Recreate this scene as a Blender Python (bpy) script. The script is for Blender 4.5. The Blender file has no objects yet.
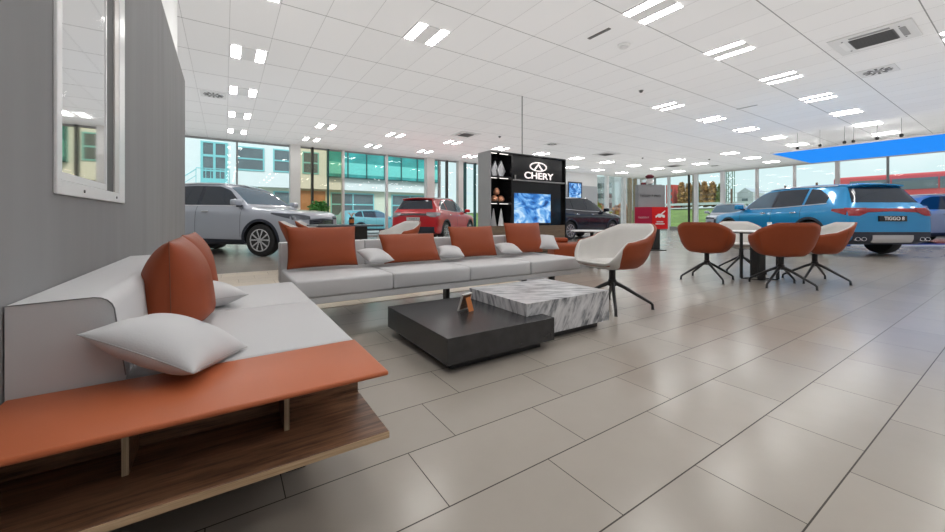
import bpy, bmesh, math, random
from mathutils import Vector, Matrix, Euler
from mathutils.bvhtree import BVHTree
from math import sin, cos, pi, radians, atan2, sqrt

scene = bpy.context.scene
COL = scene.collection
random.seed(7)

# ------------------------------------------------------------------ camera, sky, exposure
cam_d = bpy.data.cameras.new('camera')
cam = bpy.data.objects.new('camera', cam_d)
COL.objects.link(cam)
cam.location = (0, 0, 0.85)
cam.rotation_euler = (radians(90), 0, radians(56.672 - 90))
cam_d.sensor_width = 36
cam_d.lens = 14.342
cam_d.shift_y = -48 / 945
cam_d.clip_start = 0.03
cam_d.clip_end = 600
scene.camera = cam

world = bpy.data.worlds.new('sky')
scene.world = world
world.use_nodes = True
wn, wl = world.node_tree.nodes, world.node_tree.links
wn.clear()
w_out = wn.new('ShaderNodeOutputWorld')
w_bg = wn.new('ShaderNodeBackground')
w_tc = wn.new('ShaderNodeTexCoord')
w_sep = wn.new('ShaderNodeSeparateXYZ')
w_ramp = wn.new('ShaderNodeValToRGB')
w_ramp.color_ramp.elements[0].position = 0.0
w_ramp.color_ramp.elements[0].color = (0.66, 0.80, 0.80, 1)
w_ramp.color_ramp.elements[1].position = 0.7
w_ramp.color_ramp.elements[1].color = (0.52, 0.71, 0.84, 1)
w_noise = wn.new('ShaderNodeTexNoise')
w_noise.inputs['Scale'].default_value = 3.0
w_noise.inputs['Detail'].default_value = 5
w_mix = wn.new('ShaderNodeMixRGB')
w_mix.inputs[2].default_value = (0.95, 0.95, 0.96, 1)
w_nr = wn.new('ShaderNodeMapRange')
w_nr.inputs[1].default_value = 0.5
w_nr.inputs[2].default_value = 0.7
w_nr.inputs[4].default_value = 0.7
wl.new(w_tc.outputs['Generated'], w_sep.inputs[0])
wl.new(w_sep.outputs['Z'], w_ramp.inputs[0])
wl.new(w_tc.outputs['Generated'], w_noise.inputs['Vector'])
wl.new(w_noise.outputs['Fac'], w_nr.inputs[0])
wl.new(w_nr.outputs[0], w_mix.inputs[0])
wl.new(w_ramp.outputs[0], w_mix.inputs[1])
wl.new(w_mix.outputs[0], w_bg.inputs[0])
w_bg.inputs[1].default_value = 1.05
wl.new(w_bg.outputs[0], w_out.inputs[0])

sun_d = bpy.data.lights.new('sun', 'SUN')
sun_d.energy = 2.2
sun_d.angle = radians(12)
sun = bpy.data.objects.new('sun', sun_d)
COL.objects.link(sun)
sun.rotation_euler = Vector((0.35, 0.75, -0.75)).to_track_quat('-Z', 'Y').to_euler()
LAMP = 20.0            # strength of the ceiling strips
ld = bpy.data.lights.new('added_ceiling_fill', 'AREA')  # fill light added to brighten the ceiling, the hall has no such lamp
ld.shape = 'RECTANGLE'
ld.size, ld.size_y = 34.0, 21.0
ld.energy = 780
ld.color = (1.0, 1.0, 1.0)
lo = bpy.data.objects.new('added_ceiling_fill', ld)
COL.objects.link(lo)
lo.location = (8.7, 6.2, 2.9)
lo.rotation_euler = (radians(180), 0, 0)
vs = scene.view_settings
vs.view_transform = 'Standard'
vs.look = 'None'
vs.gamma = 1
vs.use_curve_mapping = False
vs.exposure = 0.18

CEIL = 3.82
YAW = 56.672
_c, _s = cos(radians(YAW)), sin(radians(YAW))
def hall(lat, dep):
    """a floor position from metres right of / in front of the viewpoint"""
    return (lat * _s + dep * _c, -lat * _c + dep * _s)

# ------------------------------------------------------------------ materials
def srgb(r, g, b):
    f = lambda v: (v / 255 / 12.92) if v / 255 <= 0.04045 else ((v / 255 + 0.055) / 1.055) ** 2.4
    return (f(r), f(g), f(b), 1)

def newmat(name):
    m = bpy.data.materials.new(name)
    m.use_nodes = True
    return m, m.node_tree.nodes, m.node_tree.links, m.node_tree.nodes['Principled BSDF']

def mat(name, col, rough=0.5, metal=0.0, spec=0.5, coat=0.0, var=0.0, vscale=8.0, bump=0.0, bscale=60.0, emit=None, es=0.0, stretch=None, sheen=0.0):
    m, n, l, b = newmat(name)
    b.inputs['Base Color'].default_value = col
    b.inputs['Roughness'].default_value = rough
    b.inputs['Metallic'].default_value = metal
    b.inputs['Specular IOR Level'].default_value = spec
    b.inputs['Coat Weight'].default_value = coat
    b.inputs['Coat Roughness'].default_value = 0.04
    b.inputs['Sheen Weight'].default_value = sheen
    if emit:
        b.inputs['Emission Color'].default_value = emit
        b.inputs['Emission Strength'].default_value = es
    if var or bump:
        tc = n.new('ShaderNodeTexCoord')
        mp = n.new('ShaderNodeMapping')
        if stretch:
            mp.inputs['Scale'].default_value = stretch
        l.new(tc.outputs['Object'], mp.inputs[0])
    if var:
        ns = n.new('ShaderNodeTexNoise')
        ns.inputs['Scale'].default_value = vscale
        ns.inputs['Detail'].default_value = 5
        l.new(mp.outputs[0], ns.inputs['Vector'])
        r = n.new('ShaderNodeValToRGB')
        r.color_ramp.elements[0].position = 0.3
        r.color_ramp.elements[1].position = 0.7
        r.color_ramp.elements[0].color = tuple(v * (1 - var) for v in col[:3]) + (1,)
        r.color_ramp.elements[1].color = tuple(min(1, v * (1 + var)) for v in col[:3]) + (1,)
        l.new(ns.outputs['Fac'], r.inputs[0])
        l.new(r.outputs[0], b.inputs['Base Color'])
    if bump:
        nb = n.new('ShaderNodeTexNoise')
        nb.inputs['Scale'].default_value = bscale
        nb.inputs['Detail'].default_value = 3
        l.new(mp.outputs[0], nb.inputs['Vector'])
        bp = n.new('ShaderNodeBump')
        bp.inputs['Strength'].default_value = bump
        bp.inputs['Distance'].default_value = 0.01
        l.new(nb.outputs['Fac'], bp.inputs['Height'])
        l.new(bp.outputs[0], b.inputs['Normal'])
    return m

def math_node(n, l, op, a, b=None, c=None):
    m = n.new('ShaderNodeMath')
    m.operation = op
    for i, v in enumerate((a, b, c)):
        if v is None:
            continue
        if isinstance(v, (int, float)):
            m.inputs[i].default_value = v
        else:
            l.new(v, m.inputs[i])
    return m.outputs[0]

def line_mask(n, l, coord, origin, step, width):
    """1 on the joint lines origin + k*step"""
    t = math_node(n, l, 'SUBTRACT', coord, origin)
    t = math_node(n, l, 'DIVIDE', t, step)
    t = math_node(n, l, 'ADD', t, 1000.5)
    t = math_node(n, l, 'FRACT', t)
    t = math_node(n, l, 'SUBTRACT', t, 0.5)
    t = math_node(n, l, 'ABSOLUTE', t)
    return math_node(n, l, 'LESS_THAN', t, width * 0.5 / step)

def floor_material(name, base, joint, TL, TW, X0, Y0, rough):
    m, n, l, b = newmat(name)
    g = n.new('ShaderNodeNewGeometry')
    sp = n.new('ShaderNodeSeparateXYZ')
    l.new(g.outputs['Position'], sp.inputs[0])
    row = math_node(n, l, 'FLOOR', math_node(n, l, 'DIVIDE', math_node(n, l, 'SUBTRACT', Y0, sp.outputs['Y']), TW))
    xs = math_node(n, l, 'ADD', math_node(n, l, 'SUBTRACT', sp.outputs['X'], X0), math_node(n, l, 'MULTIPLY', row, TL / 3))
    m1 = line_mask(n, l, xs, 0.0, TL, 0.0032)
    m2 = line_mask(n, l, sp.outputs['Y'], Y0, TW, 0.0045)
    mk = math_node(n, l, 'MAXIMUM', m1, m2)
    colid = math_node(n, l, 'FLOOR', math_node(n, l, 'DIVIDE', xs, TL))
    cmb = n.new('ShaderNodeCombineXYZ')
    l.new(colid, cmb.inputs[0])
    l.new(row, cmb.inputs[1])
    wnz = n.new('ShaderNodeTexWhiteNoise')
    l.new(cmb.outputs[0], wnz.inputs['Vector'])
    ns = n.new('ShaderNodeTexNoise')
    ns.inputs['Scale'].default_value = 3.5
    ns.inputs['Detail'].default_value = 8
    ns.inputs['Roughness'].default_value = 0.65
    l.new(g.outputs['Position'], ns.inputs['Vector'])
    v = math_node(n, l, 'ADD', math_node(n, l, 'MULTIPLY', wnz.outputs['Value'], 0.10), math_node(n, l, 'MULTIPLY', ns.outputs['Fac'], 0.14))
    v = math_node(n, l, 'ADD', v, 0.88)
    mx = n.new('ShaderNodeMixRGB')
    mx.blend_type = 'MULTIPLY'
    mx.inputs[0].default_value = 1
    mx.inputs[1].default_value = base
    l.new(v, mx.inputs[2])
    mj = n.new('ShaderNodeMixRGB')
    l.new(mk, mj.inputs[0])
    l.new(mx.outputs[0], mj.inputs[1])
    mj.inputs[2].default_value = joint
    l.new(mj.outputs[0], b.inputs['Base Color'])
    rr = math_node(n, l, 'ADD', math_node(n, l, 'MULTIPLY', mk, 0.5), rough)
    l.new(rr, b.inputs['Roughness'])
    b.inputs['Specular IOR Level'].default_value = 0.55
    return m

def ceiling_material():
    m, n, l, b = newmat('ceiling_tiles')
    g = n.new('ShaderNodeNewGeometry')
    sp = n.new('ShaderNodeSeparateXYZ')
    l.new(g.outputs['Position'], sp.inputs[0])
    m1 = line_mask(n, l, sp.outputs['X'], 0.0595, 0.593, 0.007)
    m2 = line_mask(n, l, sp.outputs['Y'], 8.24, 1.216, 0.014)
    cmb = n.new('ShaderNodeCombineXYZ')
    l.new(math_node(n, l, 'FLOOR', math_node(n, l, 'DIVIDE', math_node(n, l, 'SUBTRACT', sp.outputs['X'], 0.0595), 0.593)), cmb.inputs[0])
    l.new(math_node(n, l, 'FLOOR', math_node(n, l, 'DIVIDE', math_node(n, l, 'SUBTRACT', sp.outputs['Y'], 8.24), 1.216)), cmb.inputs[1])
    wnz = n.new('ShaderNodeTexWhiteNoise')
    l.new(cmb.outputs[0], wnz.inputs['Vector'])
    v = math_node(n, l, 'ADD', math_node(n, l, 'MULTIPLY', wnz.outputs['Value'], 0.03), 0.955)
    a = n.new('ShaderNodeMixRGB')
    a.blend_type = 'MULTIPLY'
    a.inputs[0].default_value = 1
    a.inputs[1].default_value = (0.90, 0.90, 0.905, 1)
    l.new(v, a.inputs[2])
    m3 = n.new('ShaderNodeMixRGB')
    l.new(math_node(n, l, 'MULTIPLY', m1, 0.55), m3.inputs[0])
    l.new(a.outputs[0], m3.inputs[1])
    m3.inputs[2].default_value = (0.3, 0.3, 0.3, 1)
    m4 = n.new('ShaderNodeMixRGB')
    l.new(math_node(n, l, 'MULTIPLY', m2, 0.8), m4.inputs[0])
    l.new(m3.outputs[0], m4.inputs[1])
    m4.inputs[2].default_value = (0.16, 0.16, 0.16, 1)
    l.new(m4.outputs[0], b.inputs['Base Color'])
    b.inputs['Roughness'].default_value = 0.8
    b.inputs['Specular IOR Level'].default_value = 0.2
    return m

def marble_material():
    m, n, l, b = newmat('grey_veined_marble')
    tc = n.new('ShaderNodeTexCoord')
    cmb = n.new('ShaderNodeCombineXYZ')
    nv = Vector((-.935, -1.43, .55)).normalized()
    av = Vector((.84, -.55, 0)).normalized()
    bv = nv.cross(av)
    for i, (v, k) in enumerate(((nv, 9.0), (av, 1.5), (bv, 1.5))):
        d = n.new('ShaderNodeVectorMath')
        d.operation = 'DOT_PRODUCT'
        l.new(tc.outputs['Object'], d.inputs[0])
        d.inputs[1].default_value = v * k
        l.new(d.outputs['Value'], cmb.inputs[i])
    ns = n.new('ShaderNodeTexNoise')
    ns.inputs['Scale'].default_value = 3.6
    ns.inputs['Detail'].default_value = 9
    ns.inputs['Roughness'].default_value = 0.62
    ns.inputs['Distortion'].default_value = 0.35
    l.new(cmb.outputs[0], ns.inputs['Vector'])
    r = n.new('ShaderNodeValToRGB')
    e = r.color_ramp.elements
    e[0].position = 0.33; e[0].color = (0.10, 0.105, 0.12, 1)
    e[1].position = 0.64; e[1].color = (0.74, 0.74, 0.75, 1)
    e.new(0.43).color = (0.30, 0.31, 0.33, 1)
    e.new(0.51).color = (0.58, 0.58, 0.60, 1)
    l.new(ns.outputs['Fac'], r.inputs[0])
    l.new(r.outputs[0], b.inputs['Base Color'])
    b.inputs['Roughness'].default_value = 0.3
    return m

def wood_material(name, dark, light, axis_scale, rough=0.4, scale=9.0):
    m, n, l, b = newmat(name)
    tc = n.new('ShaderNodeTexCoord')
    mp = n.new('ShaderNodeMapping')
    mp.inputs['Scale'].default_value = axis_scale
    l.new(tc.outputs['Object'], mp.inputs[0])
    ns = n.new('ShaderNodeTexNoise')
    ns.inputs['Scale'].default_value = scale
    ns.inputs['Detail'].default_value = 9
    ns.inputs['Roughness'].default_value = 0.7
    l.new(mp.outputs[0], ns.inputs['Vector'])
    r = n.new('ShaderNodeValToRGB')
    r.color_ramp.elements[0].position = 0.35; r.color_ramp.elements[0].color = dark
    r.color_ramp.elements[1].position = 0.68; r.color_ramp.elements[1].color = light
    l.new(ns.outputs['Fac'], r.inputs[0])
    l.new(r.outputs[0], b.inputs['Base Color'])
    b.inputs['Roughness'].default_value = rough
    return m

def glass_material(name, tint, refl=0.10):
    m, n, l, b = newmat(name)
    n.remove(b)
    out = [x for x in n if x.type == 'OUTPUT_MATERIAL'][0]
    tr = n.new('ShaderNodeBsdfTransparent')
    tr.inputs[0].default_value = tint
    gl = n.new('ShaderNodeBsdfGlossy')
    gl.inputs['Roughness'].default_value = 0.02
    fr = n.new('ShaderNodeFresnel')
    fr.inputs[0].default_value = 1.45
    k = math_node(n, l, 'MULTIPLY', fr.outputs[0], 0.45)
    k = math_node(n, l, 'ADD', k, refl * 0.1)
    k = math_node(n, l, 'MINIMUM', k, 1.0)
    mx = n.new('ShaderNodeMixShader')
    l.new(k, mx.inputs[0])
    l.new(tr.outputs[0], mx.inputs[1])
    l.new(gl.outputs[0], mx.inputs[2])
    l.new(mx.outputs[0], out.inputs[0])
    return m

def screen_material():
    m, n, l, b = newmat('screen_picture')
    tc = n.new('ShaderNodeTexCoord')
    mp = n.new('ShaderNodeMapping')
    mp.inputs['Scale'].default_value = (0.8, 1.0, 1.4)
    mp.inputs['Rotation'].default_value = (0, radians(35), 0)
    l.new(tc.outputs['Object'], mp.inputs[0])
    ns = n.new('ShaderNodeTexNoise')
    ns.inputs['Scale'].default_value = 1.9
    ns.inputs['Detail'].default_value = 4
    ns.inputs['Distortion'].default_value = 2.2
    l.new(mp.outputs[0], ns.inputs['Vector'])
    r = n.new('ShaderNodeValToRGB')
    e = r.color_ramp.elements
    e[0].position = 0.33; e[0].color = (0.008, 0.04, 0.16, 1)
    e[1].position = 0.66; e[1].color = (0.62, 0.80, 0.95, 1)
    e.new(0.44).color = (0.02, 0.17, 0.55, 1)
    e.new(0.54).color = (0.16, 0.42, 0.80, 1)
    l.new(ns.outputs['Fac'], r.inputs[0])
    b.inputs['Base Color'].default_value = (0.01, 0.01, 0.01, 1)
    l.new(r.outputs[0], b.inputs['Emission Color'])
    b.inputs['Emission Strength'].default_value = 0.95
    b.inputs['Roughness'].default_value = 0.25
    return m

M = {}
M['floor'] = floor_material('grey_beige_floor_tiles', (0.375, 0.336, 0.295, 1), (0.035, 0.025, 0.018, 1), 0.5985, 0.3015, 0.553, 1.265, 0.21)
M['inlay'] = floor_material('pale_beige_floor_tiles', (0.66, 0.56, 0.44, 1), (0.25, 0.2, 0.15, 1), 0.5985, 0.3015, 0.553, 1.265, 0.3)
M['ceiling'] = ceiling_material()
M['greywall'] = mat('brushed_grey_wall', (0.27, 0.27, 0.275, 1), 0.75, var=0.07, vscale=5, stretch=(1, 1, 0.12), spec=0.2)
M['white'] = mat('white_paint', (0.80, 0.80, 0.80, 1), 0.5)
M['whiteframe'] = mat('white_frame_lacquer', (0.82, 0.82, 0.83, 1), 0.28)
M['column'] = mat('light_grey_column', (0.70, 0.69, 0.67, 1), 0.5)
M['lightgrey'] = mat('light_grey_wall', (0.47, 0.49, 0.52, 1), 0.5)
M['alu'] = mat('pale_aluminium', (0.70, 0.66, 0.65, 1), 0.35, metal=0.3)
M['darkframe'] = mat('dark_door_frame', (0.03, 0.028, 0.025, 1), 0.4)
M['tanpost'] = mat('tan_timber_post', (0.42, 0.34, 0.24, 1), 0.6, var=.1)
M['glass'] = glass_material('clear_glazing', (0.965, 0.995, 0.995, 1))
M['bronzeglass'] = glass_material('bronze_tinted_glazing', (0.90, 0.83, 0.70, 1))
M['leather_white'] = mat('light_grey_upholstery', (0.58, 0.58, 0.59, 1), 0.55, bump=0.05, bscale=260, spec=0.35, sheen=0.1)
M['leather_terra'] = mat('terracotta_leather', srgb(146, 68, 36), 0.48, bump=0.08, bscale=260, spec=0.3, var=.05, vscale=3)
M['leather_bench'] = mat('burnt_orange_leather', srgb(190, 104, 66), 0.42, bump=0.1, bscale=300, spec=0.35, var=.05, vscale=3)
M['seam'] = mat('grey_seam', (0.20, 0.20, 0.205, 1), 0.7)
M['pale_seam'] = mat('pale_grey_seam', (0.42, 0.42, 0.425, 1), 0.7)
M['terra_seam'] = mat('dark_terracotta_seam', (0.19, 0.055, 0.022, 1), 0.6)
M['chair_white'] = mat('off_white_chair_lining', (0.62, 0.605, 0.58, 1), 0.55, sheen=.1, bump=.08, bscale=220)
M['walnut'] = wood_material('dark_walnut', (0.060, 0.028, 0.017, 1), (0.34, 0.18, 0.10, 1), (0.6, 7, 7), 0.32, 9)
M['ply'] = wood_material('light_ply_edge', (0.40, 0.26, 0.14, 1), (0.72, 0.52, 0.33, 1), (0.5, 4, 26), 0.4, 5)
M['plyv'] = wood_material('light_ply_divider_edge', (0.34, 0.25, 0.15, 1), (0.62, 0.50, 0.34, 1), (30, 30, 0.6), 0.45, 6)
M['black'] = mat('black_satin', (0.012, 0.012, 0.013, 1), 0.36)
M['blackwood'] = mat('black_stained_table', (0.026, 0.026, 0.028, 1), 0.27, spec=0.6, var=0.25, vscale=14, stretch=(1, 8, 1))
M['metal_black'] = mat('black_powder_coat', (0.018, 0.018, 0.02, 1), 0.42, spec=0.5)
M['marble'] = marble_material()
M['cabinet_black'] = mat('gloss_black_panel', (0.012, 0.012, 0.013, 1), 0.12, spec=0.5)
M['cabinet_side'] = mat('grey_cabinet_side', (0.33, 0.33, 0.34, 1), 0.4)
M['cabinet_oak'] = wood_material('greyed_oak', (0.12, 0.08, 0.05, 1), (0.24, 0.17, 0.11, 1), (0.6, 6, 10), 0.5)
M['letter'] = mat('lit_white_letter', (0.9, 0.85, 0.84, 1), 0.4, emit=(1, 0.90, 0.88, 1), es=0.7)
M['lamp'] = mat('lit_strip', (1, 1, 1, 1), 0.5, emit=(1, 0.985, 0.96, 1), es=LAMP)
M['shelf_lamp'] = mat('lit_shelf_strip', (1, 1, 1, 1), 0.5, emit=(1, 0.95, 0.9, 1), es=1.6)
M['silver'] = mat('brushed_silver', (0.62, 0.62, 0.63, 1), 0.3, metal=0.8)
M['copper'] = mat('copper', (0.75, 0.36, 0.22, 1), 0.3, metal=0.7)
M['screen'] = screen_material()
M['red_sign'] = mat('red_sign_face', srgb(214, 22, 24), 0.4, spec=0.3)
M['crimson_sign'] = mat('crimson_sign_face', srgb(176, 28, 66), 0.4, spec=0.3)
M['grey_sign'] = mat('grey_sign_face', srgb(150, 152, 156), 0.5)
M['sign_dark'] = mat('dark_print', (0.03, 0.03, 0.035, 1), 0.5)
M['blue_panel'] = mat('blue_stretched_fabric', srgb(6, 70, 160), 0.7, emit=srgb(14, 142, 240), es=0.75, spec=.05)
M['blue_plinth'] = mat('blue_floor_plinth', srgb(36, 88, 165), 0.25)
M['grille'] = mat('dark_vent', (0.10, 0.10, 0.10, 1), 0.6)
M['ventgrey'] = mat('grey_vent', (0.30, 0.30, 0.30, 1), 0.6)
M['vent_white'] = mat('white_vent_plate', (0.72, 0.72, 0.72, 1), 0.5)
M['wire'] = mat('steel_wire', (0.18, 0.18, 0.18, 1), 0.4, metal=0.5)
M['leaf'] = mat('green_leaves', srgb(70, 140, 62), 0.5, var=0.4, vscale=6)
M['pot'] = mat('dark_plant_pot', (0.05, 0.05, 0.05, 1), 0.5)
M['dark_table'] = mat('slate_blue_table', srgb(66, 72, 82), 0.35)
M['dark_glassware'] = mat('dark_glass', (0.02, 0.02, 0.02, 1), 0.1)
M['amber'] = mat('orange_brown_card', srgb(190, 110, 45), 0.5)
M['frame_edge'] = mat('pale_grey_frame_edge', (0.62, 0.6, 0.57, 1), 0.4)
M['tyre'] = mat('tyre_rubber', (0.015, 0.015, 0.016, 1), 0.6)
M['rim'] = mat('machined_alloy', (0.70, 0.71, 0.73, 1), 0.25, metal=0.75)
M['rimdark'] = mat('dark_wheel_well', (0.02, 0.022, 0.026, 1), 0.5)
M['carplastic'] = mat('dark_cladding', (0.022, 0.028, 0.045, 1), 0.45)
M['carglass'] = mat('dark_car_glass', (0.012, 0.022, 0.038, 1), 0.05, spec=0.7)
M['carglass_light'] = mat('light_car_glass', (0.08, 0.14, 0.20, 1), 0.05, spec=0.8)
M['chrome'] = mat('chrome', (0.8, 0.8, 0.82, 1), 0.1, metal=1.0)
M['headlight'] = mat('headlight_glass', (0.07, 0.08, 0.10, 1), 0.08, metal=0.3, coat=.6)
M['taillight'] = mat('red_tail_lamp', srgb(150, 12, 18), 0.12, coat=1)
M['taillight_dark'] = mat('smoked_tail_lamp', (0.05, 0.02, 0.025, 1), 0.12, coat=1)
M['rear_lens'] = mat('clear_rear_lens', (0.34, 0.32, 0.34, 1), 0.1, metal=0.3, coat=.6)
M['plate'] = mat('pale_number_plate', (0.62, 0.66, 0.66, 1), 0.4)
M['plate_dark'] = mat('black_number_plate', (0.01, 0.01, 0.012, 1), 0.35)
M['plate_text'] = mat('white_plate_print', (0.85, 0.85, 0.85, 1), 0.4)

def paint(name, col, metal=0.35, rough=0.28, coat=1.0):
    return mat(name, col, rough, metal=metal, coat=coat, spec=0.5)
M['paint_silver'] = paint('silver_car_paint', (0.46, 0.49, 0.56, 1), .3)
M['paint_red'] = paint('red_car_paint', srgb(204, 12, 26), 0.0)
M['paint_blue'] = paint('blue_car_paint', srgb(14, 146, 208), 0.3)
M['paint_dark'] = paint('midnight_blue_car_paint', (0.005, 0.010, 0.026, 1), 0.0, .12, .3)
M['paint_teal'] = paint('pale_teal_car_paint', srgb(110, 175, 185), 0.3)
M['paint_white'] = paint('white_car_paint', srgb(215, 225, 222), 0.1)

# outside
M['facade'] = mat('pale_blue_white_render', srgb(226, 230, 228), 0.8, var=.03, vscale=2)
M['facade_low'] = mat('cream_render', srgb(214, 216, 196), 0.8)
M['turquoise'] = mat('turquoise_frame', srgb(130, 198, 200), 0.5)
M['facade_glass'] = mat('dusky_window_glass', srgb(96, 108, 112), 0.12, spec=.6, var=.15, vscale=1.5)
M['teal_glass'] = mat('teal_curtain_glass', srgb(42, 150, 146), 0.15, spec=.6, var=0.35, vscale=0.9)
M['teal_spandrel'] = mat('pale_teal_spandrel', srgb(110, 205, 196), 0.3, var=.1)
M['teal_bar'] = mat('dark_teal_mullion', srgb(30, 82, 82), 0.5)
M['timber_clad'] = mat('orange_brown_cladding', srgb(176, 128, 92), 0.7, var=.15, vscale=3)
M['asphalt'] = mat('pale_paving', (0.42, 0.42, 0.41, 1), 0.8, var=.1)
M['grass'] = mat('lawn', srgb(118, 138, 66), 0.9, var=.25, vscale=.8)
M['gravel_path'] = mat('pale_road', srgb(200, 200, 192), 0.8)
M['redwall'] = mat('red_outdoor_wall', srgb(190, 68, 58), 0.7)
M['offwhite'] = mat('outdoor_white_panel', srgb(206, 212, 212), 0.7)
M['autumn'] = mat('rusty_foliage', srgb(176, 136, 84), 0.9, var=.35, vscale=2)
M['olive'] = mat('olive_foliage', srgb(134, 142, 78), 0.9, var=.35, vscale=2)
M['yellowgreen'] = mat('yellow_green_foliage', srgb(158, 168, 66), 0.9, var=.35, vscale=2)
M['orange_leaf'] = mat('orange_foliage', srgb(206, 128, 60), 0.9, var=.3, vscale=2)
M['bark'] = mat('bark', srgb(96, 78, 62), 0.9)
M['pylon'] = mat('green_grey_steel', srgb(104, 132, 116), 0.6)
M['post'] = mat('rusty_fence_post', srgb(120, 92, 80), 0.8)
M['bus_red'] = mat('faded_red_bodywork', srgb(218, 84, 84), 0.4)
M['bus_glass'] = mat('grey_coach_glass', srgb(106, 118, 122), 0.2)

# ------------------------------------------------------------------ object helpers
def rootloc(o):
    v = Vector((0, 0, 0))
    while o is not None:
        v += o.location
        o = o.parent
    return v

def obj(name, bm, m, parent=None, world=True, smooth=False, mats=None):
    me = bpy.data.meshes.new(name)
    if world and parent is not None:
        bmesh.ops.translate(bm, verts=bm.verts, vec=-rootloc(parent))
    bmesh.ops.recalc_face_normals(bm, faces=bm.faces)
    if smooth:
        for f in bm.faces:
            f.smooth = True
    bm.to_mesh(me)
    bm.free()
    for x in (mats or [m]):
        me.materials.append(x)
    if smooth and smooth != 'all':
        me.set_sharp_from_angle(angle=radians(38))
    o = bpy.data.objects.new(name, me)
    COL.objects.link(o)
    if parent is not None:
        o.parent = parent
    return o

def thing(name, label, cat, loc=(0, 0, 0), rz=0, group=None):
    o = bpy.data.objects.new(name, None)
    COL.objects.link(o)
    o.empty_display_size = 0.1
    o.location = loc
    o.rotation_euler = (0, 0, rz)
    o['label'] = label
    o['category'] = cat
    if group:
        o['group'] = group
    return o

def tag(o, label, cat, group=None):
    o['label'] = label
    o['category'] = cat
    if group:
        o['group'] = group
    return o

def struct(name, bm, m, parent=None, label=None, **k):
    o = obj(name, bm, m, parent, **k)
    if parent is None:
        o['kind'] = 'structure'
        if label:
            o['label'] = label
    return o

def clone(o, parent=None):
    c = o.copy()
    COL.objects.link(c)
    c.parent = parent
    for ch in list(o.children):
        clone(ch, c)
    return c

def setup(o, loc, rz, label, group=None):
    o.location = loc
    o.rotation_euler = (0, 0, rz)
    o['label'] = label
    if group:
        o['group'] = group
    return o

def box(bm, x0, x1, y0, y1, z0, z1, r=0.0, seg=3, mtx=None):
    vs_ = [bm.verts.new(p) for p in [(x0, y0, z0), (x1, y0, z0), (x1, y1, z0), (x0, y1, z0), (x0, y0, z1), (x1, y0, z1), (x1, y1, z1), (x0, y1, z1)]]
    fs = [(0, 3, 2, 1), (4, 5, 6, 7), (0, 1, 5, 4), (1, 2, 6, 5), (2, 3, 7, 6), (3, 0, 4, 7)]
    ff = [bm.faces.new([vs_[i] for i in f]) for f in fs]
    if r > 0:
        es = list({e for f in ff for e in f.edges})
        res = bmesh.ops.bevel(bm, geom=es, offset=r, segments=seg, affect='EDGES', profile=0.5)
        vs_ = list({v for f in res['faces'] for v in f.verts} | {v for f in ff if f.is_valid for v in f.verts})
    if mtx is not None:
        bmesh.ops.transform(bm, matrix=mtx, verts=[v for v in vs_ if v.is_valid])
    return bm

def B_(*a, **k):
    return box(bmesh.new(), *a, **k)

def tube(bm, pts, rad, n=8, cap=True):
    pts = [Vector(p) for p in pts]
    rads = rad if isinstance(rad, (list, tuple)) else [rad] * len(pts)
    rings = []
    up = None
    for i, p in enumerate(pts):
        d = (pts[min(i + 1, len(pts) - 1)] - pts[max(i - 1, 0)]).normalized()
        if up is None:
            up = Vector((0, 0, 1)) if abs(d.z) < 0.9 else Vector((1, 0, 0))
        a = d.cross(up).normalized()
        b = a.cross(d).normalized()
        up = b
        rings.append([bm.verts.new(p + a * cos(2 * pi * k / n) * rads[i] + b * sin(2 * pi * k / n) * rads[i]) for k in range(n)])
    for r0, r1 in zip(rings, rings[1:]):
        for k in range(n):
            bm.faces.new((r0[k], r0[(k + 1) % n], r1[(k + 1) % n], r1[k]))
    if cap:
        bm.faces.new(rings[0][::-1])
        bm.faces.new(rings[-1])
    return bm

def lathe(bm, prof, n=24, cx=0, cy=0, cap=True):
    rings = [[bm.verts.new((cx + r * cos(2 * pi * k / n), cy + r * sin(2 * pi * k / n), z)) for k in range(n)] for r, z in prof]
    for r0, r1 in zip(rings, rings[1:]):
        for k in range(n):
            bm.faces.new((r0[k], r0[(k + 1) % n], r1[(k + 1) % n], r1[k]))
    if cap:
        bm.faces.new(rings[0][::-1])
        bm.faces.new(rings[-1])
    return bm

def grid_surface(bm, pts, closed_u=False):
    V = [[bm.verts.new(p) for p in row] for row in pts]
    for i in range(len(V) - 1):
        nj = len(V[0])
        for j in range(nj - (0 if closed_u else 1)):
            bm.faces.new((V[i][j], V[i][(j + 1) % nj], V[i + 1][(j + 1) % nj], V[i + 1][j]))
    return V

def slab(bm, front, back):
    """closed solid between two equal grids of points"""
    F = grid_surface(bm, front)
    K = grid_surface(bm, back)
    nu, nv = len(F), len(F[0])
    ring = [(0, j) for j in range(nv)] + [(i, nv - 1) for i in range(1, nu)] + [(nu - 1, j) for j in range(nv - 2, -1, -1)] + [(i, 0) for i in range(nu - 2, 0, -1)]
    for q in range(len(ring)):
        a, b = ring[q], ring[(q + 1) % len(ring)]
        bm.faces.new((F[a[0]][a[1]], K[a[0]][a[1]], K[b[0]][b[1]], F[b[0]][b[1]]))

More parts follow.
